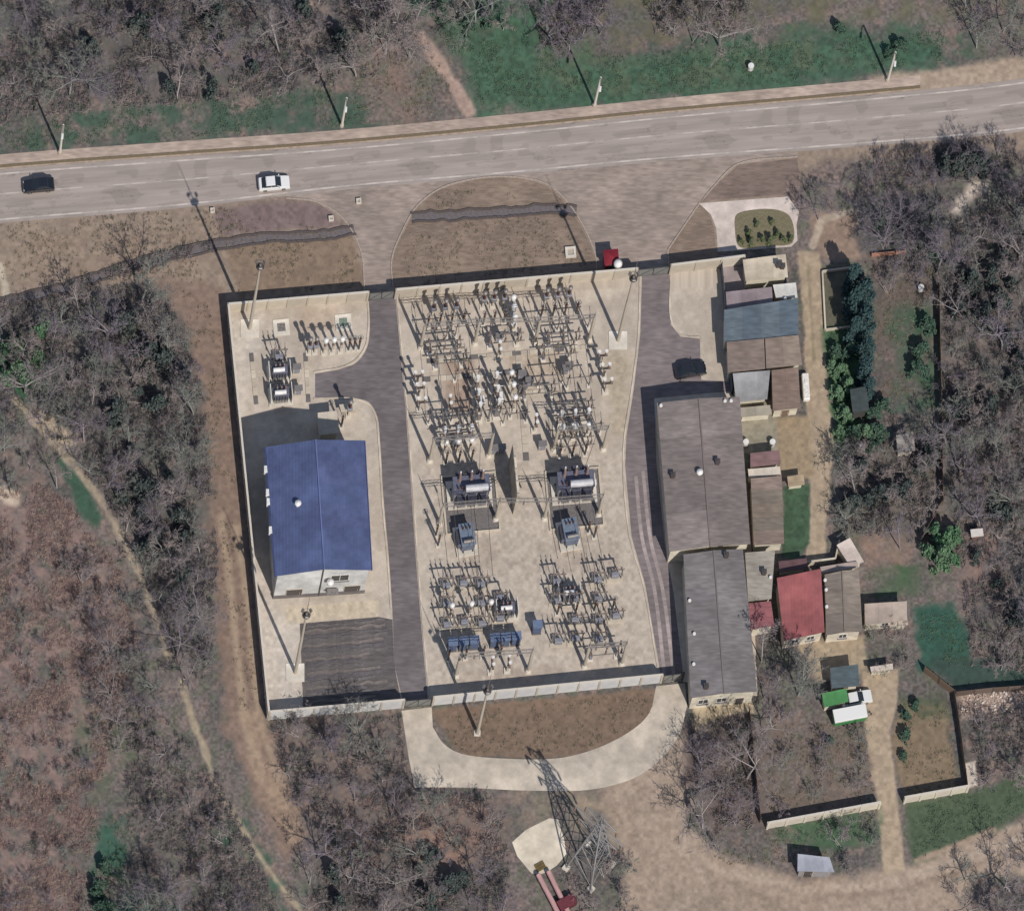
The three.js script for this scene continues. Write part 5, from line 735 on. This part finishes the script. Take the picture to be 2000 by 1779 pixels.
function bareTree(seed, h, o) {
  const r = rng(seed), wood = new Buf(), twig = new Buf(), stems = o.stems ?? 1;
  const bend = (p, d, L, n, w) => { const a = [p.clone()]; let q = p.clone(), e = d.clone(); for (let i = 0; i < n; i++) { e = rdir(r, e, w); q = q.clone().addScaledVector(e, L / n); a.push(q); } return a; };
  const tips = (p, d, L, k) => { for (let i = 0; i < k; i++) { const e = rdir(r, d, 1.05); e.y += 0.15; e.normalize(); const l = L * (0.6 + 0.7 * r()); spike(twig, p, e, l, o.tw ?? 0.032); const m = p.clone().addScaledVector(e, l * 0.45); for (let j = 0; j < 2; j++) spike(twig, m, rdir(r, e, 0.9), l * 0.55, (o.tw ?? 0.032) * 0.8); } };
  for (let s = 0; s < stems; s++) {
    const d0 = rdir(r, V(0, 1, 0), stems > 1 ? 0.75 : 0.16), th = h * (o.trunk ?? 0.42) * (0.8 + 0.4 * r()), R = h * (o.rad ?? 0.02), base = V((r() - 0.5) * (stems > 1 ? 0.6 : 0), -0.05, (r() - 0.5) * (stems > 1 ? 0.6 : 0)), tr = bend(base, d0, th, 4, 0.14);
    limb(wood, tr, R, R * 0.6, 6);
    const nl = o.limbs ?? 7;
    for (let i = 0; i < nl; i++) {
      const f = i === 0 ? 1 : 0.45 + 0.55 * (i / nl), p = tr[4].clone().lerp(tr[2], (1 - f) * 1.2), az = i * 2.4 + r(), el = i === 0 ? 1.3 : lerp(o.el0 ?? 0.5, o.el1 ?? 1.0, r()), d = V(Math.cos(az) * Math.cos(el), Math.sin(el), Math.sin(az) * Math.cos(el)), L = h * (o.spread ?? 0.5) * (0.75 + 0.5 * r()), a = bend(p, d, L, 4, 0.25);
      limb(wood, a, R * 0.52, R * 0.15, 4);
      for (let k = 0; k < (o.sec ?? 6); k++) { const t = 0.3 + 0.7 * (k + r()) / (o.sec ?? 6), idx = Math.min(3, Math.floor(t * 4)), q = a[idx].clone().lerp(a[idx + 1], t * 4 - idx > 1 ? 1 : t * 4 - idx), e = rdir(r, a[idx + 1].clone().sub(a[idx]).normalize(), 0.95); e.y += 0.2; e.normalize(); const l2 = L * (0.28 + 0.25 * r()), b2 = bend(q, e, l2, 2, 0.3); limb(wood, b2, R * 0.21, R * 0.08, 3); tips(b2[1], e, l2 * 0.55, 3); tips(b2[2], e, l2 * 0.6, 4); }
      tips(a[4], d, L * 0.3, 5);
    }
  }
  return [wood.geo(), twig.geo()];
}
const barkM = [M([176, 166, 164]), M([154, 144, 150]), M([176, 168, 162]), M([154, 158, 148])], twigM = [M([152, 140, 140]), M([134, 124, 132]), M([160, 146, 142]), M([140, 140, 132])];
const treeKit = []; for (let i = 0; i < 9; i++) treeKit.push(bareTree(100 + i, [6.5, 5.6, 7.4][i % 3], { limbs: [6, 9, 5][(i + (i / 3 | 0)) % 3], sec: [6, 5, 8][i % 3], spread: [0.46, 0.58, 0.4][(i / 3 | 0) % 3], trunk: [0.42, 0.28, 0.5][i % 3], el0: [0.35, 0.15, 0.6][(i / 3 | 0) % 3], el1: [1.1, 0.9, 1.3][(i / 3 | 0) % 3], tw: 0.028 }));
const shrubKit = []; for (let i = 0; i < 4; i++) shrubKit.push(bareTree(200 + i, 3.4, { stems: 3, limbs: 3, sec: 4, trunk: 0.35, spread: 0.5, rad: 0.014, tw: 0.026, el0: 0.5, el1: 1.2 }));
const slimKit = []; for (let i = 0; i < 3; i++) slimKit.push(bareTree(300 + i, 8.5, { limbs: 9, sec: 4, trunk: 0.7, spread: 0.26, rad: 0.013, el0: 0.5, el1: 1.1 }));
const tr = rng(77); let nTrees = 0;
function bare(px, py, kind, sc, label, group, mi) {
  const kit = (kind === 'shrub' ? shrubKit : kind === 'slim' ? slimKit : treeKit), g = kit[Math.floor(tr() * kit.length)], [x, z] = at(px, py), m = mi ?? Math.floor(tr() * 4);
  const big = sc * (kind === 'shrub' ? 0.8 : 1);
  label = `${big > 1.05 ? 'large' : big < 0.8 ? 'small' : 'middling'} ${['grey', 'dark', 'pale', 'greenish'][m]} ${kind === 'slim' ? 'slender ' : ''}${label}`;
  const t = thing(kind === 'shrub' ? 'bare_shrub' : 'bare_tree', label, kind === 'shrub' ? 'shrub' : 'tree', x, z, tr() * 6.28, group); t.scale.setScalar(sc); t.scale.y *= 0.9 + 0.25 * tr();
  mesh('trunk', g[0], barkM[m], t); mesh('crown', g[1], twigM[m], t); nTrees++;
}
function grove(poly, n, label, group, o = {}) {
  let xa = 1e9, ya = 1e9, xb = -1e9, yb = -1e9; for (const p of poly) { xa = Math.min(xa, p[0]); xb = Math.max(xb, p[0]); ya = Math.min(ya, p[1]); yb = Math.max(yb, p[1]); }
  const got = []; let gap = o.gap ?? 44, tries = 0;
  while (got.length < n && tries++ < 6000) { const x = lerp(xa, xb, tr()), y = lerp(ya, yb, tr()); if (!inPoly(x, y, poly)) continue; if (got.some(q => Math.hypot(q[0] - x, q[1] - y) < gap)) { if (tries % 60 === 0) gap *= 0.94; continue; } got.push([x, y]); }
  for (const [x, y] of got) { const sh = tr() < (o.shrub ?? 0); bare(x, y + (sh ? 10 : o.dy ?? 24), sh ? 'shrub' : tr() < (o.slim ?? 0.15) ? 'slim' : 'tree', (o.s0 ?? 0.7) * 0.85 + (o.ds ?? 0.75) * tr() * tr() + 0.1 + (sh ? 0.2 : 0), sh ? label.replace('tree', 'shrub') : label, sh ? group.replace('trees', 'shrubs') : group, o.mi); }
}
grove([[-30, 640], [120, 590], [290, 560], [350, 640], [385, 780], [400, 960], [415, 1130], [400, 1330], [360, 1330], [310, 1180], [250, 1030], [170, 900], [60, 800], [-30, 760]], 62, 'bare tree in the wood west of the compound', 'trees of the western wood', { shrub: 0.25 });
grove([[-40, 810], [40, 830], [120, 930], [30, 960], [-40, 940]], 6, 'bare tree west of the sandy footpath', 'trees west of the footpath', { s0: 0.6 });
grove([[120, 1090], [240, 1150], [290, 1300], [330, 1420], [410, 1560], [480, 1720], [540, 1840], [250, 1840], [330, 1640], [210, 1420]], 36, 'bare tree between the dry meadow and the footpath', 'trees along the footpath', { shrub: 0.4, s0: 0.65 });
grove([[-40, 1080], [150, 1090], [210, 1400], [160, 1600], [170, 1820], [-40, 1820]], 44, 'bare shrub in the dry meadow', 'shrubs of the dry meadow', { shrub: 1, s0: 0.35, ds: 0.5, gap: 46 });
grove([[-40, -60], [150, -60], [420, -40], [720, -60], [740, 60], [700, 150], [560, 160], [430, 170], [300, 190], [150, 200], [-40, 230]], 52, 'bare tree in the wood on the north-west side of the road', 'trees of the north-western wood', { shrub: 0.35, s0: 0.65 });
grove([[700, -50], [850, -50], [820, 40], [790, 130], [730, 120]], 8, 'bare tree beside the bare-earth path north of the road', 'trees by the bare-earth path', { s0: 0.7 });
grove([[870, -40], [1010, -40], [990, 40], [890, 60]], 6, 'bare tree standing in the green grass north of the road', 'trees in the northern grass');
grove([[1040, -30], [1180, -30], [1170, 80], [1080, 90]], 8, 'bare tree in the dark clump between two grass fields', 'trees of the dark clump', { mi: 1 });
grove([[1280, -30], [1460, -30], [1440, 70], [1290, 60]], 10, 'bare tree in the pale clump on the northern field', 'trees of the pale clump', { shrub: 0.3 });
grove([[1880, -30], [2040, -30], [2040, 90], [1900, 80]], 9, 'bare tree in the clump at the bend of the road', 'trees at the road bend');
grove([[1700, 280], [1960, 268], [1980, 310], [1730, 350]], 9, 'bare tree on the south verge of the road', 'trees on the south verge', { s0: 0.5, ds: 0.3, mi: 1, gap: 30, dy: 34, slim: 0 });
grove([[1565, 320], [1700, 330], [1690, 400], [1560, 410]], 6, 'bare tree beside the concrete forecourt', 'trees by the forecourt', { s0: 0.5, ds: 0.3, mi: 1, slim: 0 });
grove([[1850, 480], [1960, 380], [2040, 330], [2040, 1310], [1930, 1320], [1960, 1180], [1880, 960], [1850, 900]], 60, 'bare tree in the wood beyond the long brown fence', 'trees of the eastern wood', { shrub: 0.25, gap: 40 });
grove([[1630, 850], [1820, 830], [1825, 980], [1770, 1050], [1650, 1040]], 17, 'bare tree in the garden east of the sandy lane', 'trees of the lane garden', { s0: 0.6, shrub: 0.3 });
grove([[1700, 400], [1850, 380], [1840, 520], [1760, 540]], 11, 'bare tree in the thicket behind the vegetable garden', 'trees of the garden thicket', { s0: 0.6, mi: 1, gap: 30 });
grove([[1710, 390], [1830, 420], [1825, 600], [1740, 600]], 8, 'bare shrub in the overgrown vegetable garden', 'shrubs of the vegetable garden', { shrub: 1, s0: 0.5 });
grove([[560, 1420], [790, 1410], [800, 1530], [980, 1560], [990, 1640], [1000, 1780], [620, 1820], [580, 1650]], 40, 'bare tree in the wood south of the compound', 'trees of the southern wood', { shrub: 0.35, s0: 0.6, gap: 40 });
grove([[1120, 1690], [1230, 1660], [1260, 1800], [1130, 1800]], 6, 'bare shrub round the foot of the lattice pylon', 'shrubs at the pylon foot', { shrub: 1, s0: 0.6 });
grove([[1350, 1420], [1460, 1400], [1480, 1610], [1400, 1640], [1360, 1590]], 14, 'bare tree between the south workshop and the dirt road', 'trees south of the workshop', { s0: 0.6, gap: 30 });
grove([[1480, 1260], [1570, 1280], [1560, 1400], [1490, 1410]], 7, 'bare tree behind the red-roofed house', 'trees behind the red-roofed house', { s0: 0.55 });
grove([[1490, 1430], [1690, 1430], [1700, 1540], [1510, 1590]], 8, 'bare shrub in the walled southern garden', 'shrubs of the southern garden', { shrub: 1, s0: 0.45 });
grove([[1890, 1390], [2030, 1380], [2030, 1560], [1920, 1520]], 8, 'bare tree on the scrubby plot east of the brown fence', 'trees of the scrubby plot', { s0: 0.55, shrub: 0.3 });
grove([[1870, 1690], [2030, 1640], [2030, 1800], [1850, 1800]], 6, 'bare tree south of the dirt road junction', 'trees at the junction', { s0: 0.7 });
grove([[1690, 1230], [1780, 1230], [1790, 1290], [1720, 1320]], 4, 'bare shrub in front of the mottled pale annexe', 'shrubs by the annexe', { shrub: 1, s0: 0.5 });
grove([[1640, 1630], [1720, 1620], [1720, 1690], [1650, 1700]], 3, 'bare shrub beside the tin-roofed shed', 'shrubs by the tin shed', { shrub: 1, s0: 0.55 });
// evergreens and leafing bushes: many small leaves through the crown
function leafCrown(seed, h, prof, n, leaf) {
  const r = rng(seed), b = new Buf(), w = new Buf(); limb(w, [V(0, -0.05, 0), V(0.05, h * 0.4, 0.03), V(0, h * 0.85, 0)], h * 0.03, h * 0.006, 6);
  for (let i = 0; i < 14; i++) { const a = i * 2.4, y = h * (0.15 + 0.6 * r()), R = prof(y / h) * 0.8; limb(w, [V(0, y * 0.8, 0), V(Math.cos(a) * R * 0.6, y, Math.sin(a) * R * 0.6), V(Math.cos(a) * R, y + 0.3, Math.sin(a) * R)], 0.05, 0.015, 3); }
  const cl = []; const lob = [r() * 6.28, r() * 6.28]; for (let i = 0; i < 40; i++) { const y = Math.pow(r(), 0.8), a = r() * 6.283, R = prof(y) * (0.8 + 0.3 * Math.sin(a * 2 + lob[0]) + 0.25 * Math.sin(a * 3 + lob[1] + y * 4)) * Math.sqrt(0.25 + 0.75 * r()); cl.push([Math.cos(a) * R, y * h, Math.sin(a) * R, 0.2 + 0.3 * r()]); }
  for (let i = 0; i < n; i++) { const c = cl[Math.floor(r() * cl.length)], q = V(r() - 0.5, r() - 0.5, r() - 0.5).normalize().multiplyScalar(c[3] * h * 0.2 * Math.cbrt(r()) + 0.1), p = V(c[0], Math.max(0.15, c[1]), c[2]).add(q), d = V(r() - 0.5, r() - 0.2, r() - 0.5).normalize(), [u, v] = frame(d), k = b.p.length / 3, s = leaf * (0.7 + 0.6 * r()); for (const [x, y] of [[0, -1], [0.55, 0], [0, 1], [-0.55, 0]]) { b.p.push(p.x + (u.x * x + v.x * y) * s, Math.max(0.02, p.y + (u.y * x + v.y * y) * s), p.z + (u.z * x + v.z * y) * s); b.n.push(d.x, d.y, d.z); } b.i.push(k, k + 1, k + 2, k, k + 2, k + 3); }
  return [w.geo(), b.geo()];
}
const leafM = rgb => { const m = new THREE.MeshPhysicalMaterial({ color: P(...rgb), roughness: 0.9, side: THREE.DoubleSide }); return m; };
const conKit = [0, 1].map(i => leafCrown(400 + i, 6, y => 1.3 * Math.pow(1 - y, 0.6) * (0.6 + 0.4 * Math.min(1, y * 5)), 3200, 0.17)), bushKit = [0, 1, 2].map(i => leafCrown(410 + i, 2.2, y => 1.25 * Math.sqrt(Math.max(0.02, 1 - y * y)), 1500, 0.15));
const cyp = leafM([62, 86, 86]), grn = leafM([108, 138, 104]), dkg = leafM([78, 104, 86]), spr = leafM([98, 134, 98]), olv = leafM([116, 128, 92]);
function leafy(px, py, kit, m, sc, name, label, cat, group, sy = 1) { const g = kit[Math.floor(tr() * kit.length)], [x, z] = at(px, py), t = thing(name, label, cat, x, z, tr() * 6.28, group); t.scale.set(sc, sc * sy, sc); mesh('trunk', g[0], barkM[1], t); mesh('crown', g[1], m, t); }
for (const [x, y, s] of [[1662, 566, 1.15], [1684, 590, 1.1], [1664, 615, 1.2], [1686, 645, 1.15], [1666, 665, 1.05], [1690, 700, 1.0], [1684, 745, 1.1], [1694, 775, 0.9]]) leafy(x, y, conKit, cyp, s, 'evergreen_tree', 'dark teal evergreen in the tall hedge east of the sandy lane', 'tree', 'evergreens of the tall hedge');
for (const [x, y, s] of [[1632, 690, 0.9], [1640, 730, 1], [1636, 775, 1.1], [1650, 815, 1.1], [1668, 850, 1], [1690, 850, 1.1], [1706, 815, 1], [1700, 880, 0.9], [1640, 850, 0.9], [1626, 720, 0.9], [1660, 690, 1.1], [1712, 850, 1.2], [1722, 800, 1.1], [1656, 760, 1.2]]) leafy(x, y, bushKit, tr() < 0.5 ? dkg : grn, s, 'green_bush', 'green bush along the eastern edge of the sandy lane', 'bush', 'bushes along the lane');
for (const [x, y, s] of [[1770, 450, 1], [1790, 440, 1.1], [1800, 480, 1.1], [1820, 500, 1.2], [1800, 690, 1.1], [1795, 730, 1.2], [1812, 640, 1.1]]) leafy(x, y, bushKit, dkg, s, 'green_bush', 'dark green bush in the overgrown vegetable garden', 'bush', 'bushes of the vegetable garden');
const ivy = leafM([82, 92, 88]), ivyR = rng(515);
function ivyGrove(poly, n, label, group) { let k = 0, tries = 0; while (k < n && tries++ < 2000) { const xs = poly.map(p => p[0]), ys = poly.map(p => p[1]), x = lerp(Math.min(...xs), Math.max(...xs), ivyR()), y = lerp(Math.min(...ys), Math.max(...ys), ivyR()); if (!inPoly(x, y, poly)) continue; const sz = 0.7 + 0.8 * ivyR(); leafy(x, y, bushKit, ivy, sz, 'ivy_shrub', (sz > 1.2 ? 'large ' : sz < 0.9 ? 'small ' : 'middling ') + label, 'shrub', group, 1 + 0.5 * ivyR()); k++; } }
ivyGrove([[80, 620], [290, 570], [370, 720], [390, 1000], [400, 1280], [330, 1200], [230, 960], [120, 800]], 22, 'dark ivy-covered shrub among the trees of the western wood', 'ivy shrubs of the western wood');
ivyGrove([[100, 20], [680, 10], [700, 140], [400, 190], [150, 180]], 11, 'dark ivy-covered shrub among the trees north-west of the road', 'ivy shrubs north-west of the road');
ivyGrove([[1860, 560], [1990, 420], [2000, 1240], [1940, 1240], [1870, 960]], 20, 'dark ivy-covered shrub in the wood beyond the long brown fence', 'ivy shrubs of the eastern wood');
ivyGrove([[1650, 880], [1820, 850], [1820, 980], [1660, 1020]], 8, 'dark ivy-covered shrub in the garden east of the sandy lane', 'ivy shrubs of the lane garden');
ivyGrove([[600, 1680], [960, 1660], [960, 1790], [620, 1790]], 8, 'dark ivy-covered shrub in the wood south of the compound', 'ivy shrubs of the southern wood');
ivyGrove([[1720, 300], [1960, 290], [1960, 330], [1740, 370]], 6, 'dark ivy-covered shrub on the south verge of the road', 'ivy shrubs of the verge');
for (const [x, y, s, m] of [[1846, 1070, 1.2, spr], [1826, 1050, 0.9, spr], [1838, 1100, 1.1, grn], [1864, 1056, 0.8, spr], [1816, 1086, 0.8, grn], [1858, 1104, 0.8, spr]]) leafy(x, y, bushKit, m, s * 1.35, 'spring_bush', 'bush in fresh spring leaf by the end of the long brown fence', 'bush', 'spring bushes by the fence', 0.8 + 0.6 * tr());
for (const [x, y, s] of [[20, 690, 1.4], [40, 735, 1.5], [10, 745, 1.2], [70, 705, 1.2], [80, 650, 1.1]]) leafy(x, y, bushKit, tr() < 0.5 ? spr : grn, s, 'green_bush', 'green bush at the western edge of the wood', 'bush', 'bushes at the wood edge');
for (const [x, y, s] of [[190, 1745, 1.1], [205, 1700, 1], [200, 1780, 1.2], [915, 55, 1.2], [950, 40, 1.1], [860, 30, 1]]) leafy(x, y, bushKit, dkg, s, 'green_bush', x < 500 ? 'green bush in the damp hollow of the dry meadow' : 'green bush in the grass north of the road', 'bush', x < 500 ? 'bushes of the hollow' : 'bushes north of the road');
for (const [x, y, s] of [[1450, 474, 0.36], [1464, 458, 0.4], [1468, 476, 0.5], [1490, 470, 0.42], [1506, 474, 0.55], [1520, 460, 0.42], [1532, 470, 0.4], [1546, 468, 0.36], [1480, 440, 0.34], [1510, 436, 0.34]]) leafy(x, y, bushKit, olv, s, 'rose_bush', 'small olive bush in the bed of the concrete forecourt', 'bush', 'bushes of the planting bed', 1.3);
for (const [x, y, s] of [[1720, 440, 0.8], [1768, 1440, 0.8], [1770, 1400, 0.7], [1790, 1380, 0.7], [1765, 1480, 0.6], [1620, 1450, 0.6], [1640, 60, 0.8], [1740, 110, 0.8], [1760, 96, 0.9]]) leafy(x, y, bushKit, dkg, s, 'low_bush', x < 1700 && y < 100 || y < 120 ? 'low dark bush on the northern field' : y < 500 ? 'low dark bush behind the forecourt' : 'low dark bush in the plots beside the gravel lane', 'bush', x && y < 120 ? 'low bushes of the northern field' : y < 500 ? undefined : 'low bushes by the gravel lane');
// ground cover
{ const r = rng(61), g = new THREE.IcosahedronGeometry(0.5, 0), im = new THREE.InstancedMesh(g, M(new THREE.Color(1, 1, 1), { map: null }), 420), m = new THREE.Matrix4(), q = new THREE.Quaternion(); im.name = 'rubble'; im.castShadow = im.receiveShadow = true; for (let i = 0; i < 420; i++) { const [x, z] = at(1880 + r() * 130, 1356 + r() * 44 - 6), s = 0.15 + 0.45 * r() * r(); q.setFromEuler(new THREE.Euler(r() * 6, r() * 6, r() * 6)); m.compose(V(x, s * 0.15, z), q, V(s, s * 0.6, s * (0.7 + 0.6 * r()))); im.setMatrixAt(i, m); im.setColorAt(i, P(...[[214, 194, 180], [190, 166, 152], [170, 150, 140], [226, 212, 200]][Math.floor(r() * 4)])); } scene.add(im); tag(im, 'pale rubble strewn along the brown fence running east', 'rubble', null, 'stuff'); }
function tuft(seed, n, h, r0, spread) { const r = rng(seed), b = new Buf(); for (let i = 0; i < n; i++) { const a = r() * 6.283, d = V(Math.cos(a) * spread * r(), 1, Math.sin(a) * spread * r()).normalize(); spike(b, V((r() - 0.5) * 0.3, 0, (r() - 0.5) * 0.3), d, h * (0.5 + 0.8 * r()), r0); } return b.geo(); }
function cover(name, label, cat, geo, polys, density, cols, s0, ds) {
  const pts = [], r = rng(900 + name.length); for (const poly of polys) { let xa = 1e9, ya = 1e9, xb = -1e9, yb = -1e9; for (const p of poly) { xa = Math.min(xa, p[0]); xb = Math.max(xb, p[0]); ya = Math.min(ya, p[1]); yb = Math.max(yb, p[1]); } const n = (xb - xa) * (yb - ya) * density; for (let i = 0; i < n; i++) { const x = lerp(xa, xb, r()), y = lerp(ya, yb, r()); if (inPoly(x, y, poly) && fbm(x * 0.025 + 3, y * 0.025, 3) > 0.36 + 0.2 * r()) pts.push([x, y]); } }
  const im = new THREE.InstancedMesh(geo, M(new THREE.Color(1, 1, 1), { map: null }), pts.length), m = new THREE.Matrix4(), q = new THREE.Quaternion(), up = V(0, 1, 0); im.name = name; im.castShadow = im.receiveShadow = true;
  pts.forEach(([x, y], i) => { const [a, b] = at(x, y), s = s0 + ds * r(); q.setFromAxisAngle(up, r() * 6.28); m.compose(V(a, 0, b), q, V(s, s * (0.8 + 0.5 * r()), s)); im.setMatrixAt(i, m); im.setColorAt(i, P(...cols[Math.floor(r() * cols.length)])); });
  scene.add(im); tag(im, label, cat, null, 'stuff');
}
const WOODS = [[[-30, 600], [290, 550], [360, 640], [400, 780], [420, 1000], [430, 1140], [410, 1340], [340, 1300], [250, 1040], [150, 900], [-30, 780]], [[-40, -60], [760, -60], [740, 150], [520, 190], [200, 215], [-40, 250]], [[1845, 450], [2040, 330], [2040, 1320], [1900, 1300], [1860, 980]], [[530, 1415], [785, 1400], [800, 1540], [990, 1560], [1000, 1780], [620, 1820], [600, 1640]], [[1350, 1420], [1460, 1400], [1490, 1610], [1400, 1640]], [[240, 1320], [420, 1500], [560, 1800], [260, 1800]], [[1640, 860], [1825, 840], [1830, 980], [1780, 1060], [1650, 1040]], [[1890, 1390], [2030, 1380], [2030, 1540], [1920, 1520]], [[1030, -40], [1190, -40], [1180, 90], [1060, 90]], [[1270, -40], [1470, -40], [1440, 75], [1280, 70]], [[-20, 590], [140, 548], [300, 496], [420, 468], [420, 492], [300, 524], [140, 574], [-20, 612]], [[1700, 290], [1990, 270], [1990, 330], [1740, 380]]];
cover('dry_scrub', 'tangled dry scrub under the bare trees', 'scrub', tuft(1, 9, 0.8, 0.035, 1.3), WOODS, 0.04, [[138, 126, 126], [120, 112, 116], [156, 142, 136], [114, 116, 108]], 0.7, 0.8);
cover('dry_grass', 'pinkish dry grass of the western meadow', 'grass', tuft(2, 8, 0.6, 0.04, 1.6), [[[-40, 950], [110, 950], [240, 1120], [270, 1260], [220, 1420], [190, 1600], [150, 1820], [-40, 1820]], [[640, 1560], [960, 1560], [980, 1680], [700, 1700]]], 0.07, [[172, 146, 138], [152, 128, 122], [136, 114, 112], [188, 164, 150]], 0.5, 0.6);
cover('green_grass', 'green spring grass on the verges and clearings', 'grass', tuft(3, 6, 0.28, 0.035, 1.2), [[[-40, 240], [300, 210], [700, 170], [700, 240], [300, 276], [-40, 296]], [[860, 60], [1060, 100], [1300, 100], [1850, 60], [1840, 120], [1500, 165], [950, 215]], [[180, 1600], [250, 1590], [240, 1810], [170, 1810]], [[1610, 650], [1680, 640], [1690, 860], [1640, 880]], [[1800, 1200], [1880, 1200], [1890, 1300], [1800, 1300]], [[1510, 1622], [1715, 1585], [1720, 1640], [1550, 1645]], [[1780, 1580], [2000, 1520], [2000, 1590], [1790, 1680]]], 0.03, [[98, 122, 98], [90, 112, 94], [112, 128, 100], [84, 108, 90]], 0.8, 0.7);
cover('dry_weeds', 'sparse dry weeds on the verges, plots and track edges', 'weeds', tuft(4, 6, 0.3, 0.035, 1.4), [[[0, 440], [420, 405], [700, 460], [712, 560], [470, 575], [330, 545], [100, 560], [0, 560]], [[800, 440], [1130, 420], [1160, 520], [780, 560]], [[870, 375], [1060, 365], [1090, 395], [830, 408]], [[1490, 1415], [1690, 1415], [1712, 1560], [1500, 1600]], [[1765, 1365], [1850, 1370], [1875, 1540], [1770, 1555]], [[1700, 500], [1830, 480], [1830, 800], [1720, 780]], [[350, 560], [430, 600], [470, 1000], [510, 1390], [470, 1390], [420, 1000], [390, 760]], [[850, 1400], [1280, 1350], [1270, 1410], [1120, 1470], [900, 1470]], [[1390, 1360], [1540, 1640], [1700, 1690], [1400, 1690], [1330, 1600]], [[640, 110], [860, 110], [900, 220], [640, 250]]], 0.02, [[150, 134, 116], [128, 116, 100], [166, 150, 128], [112, 114, 92]], 0.6, 0.7);
renderer.render(scene, camera);
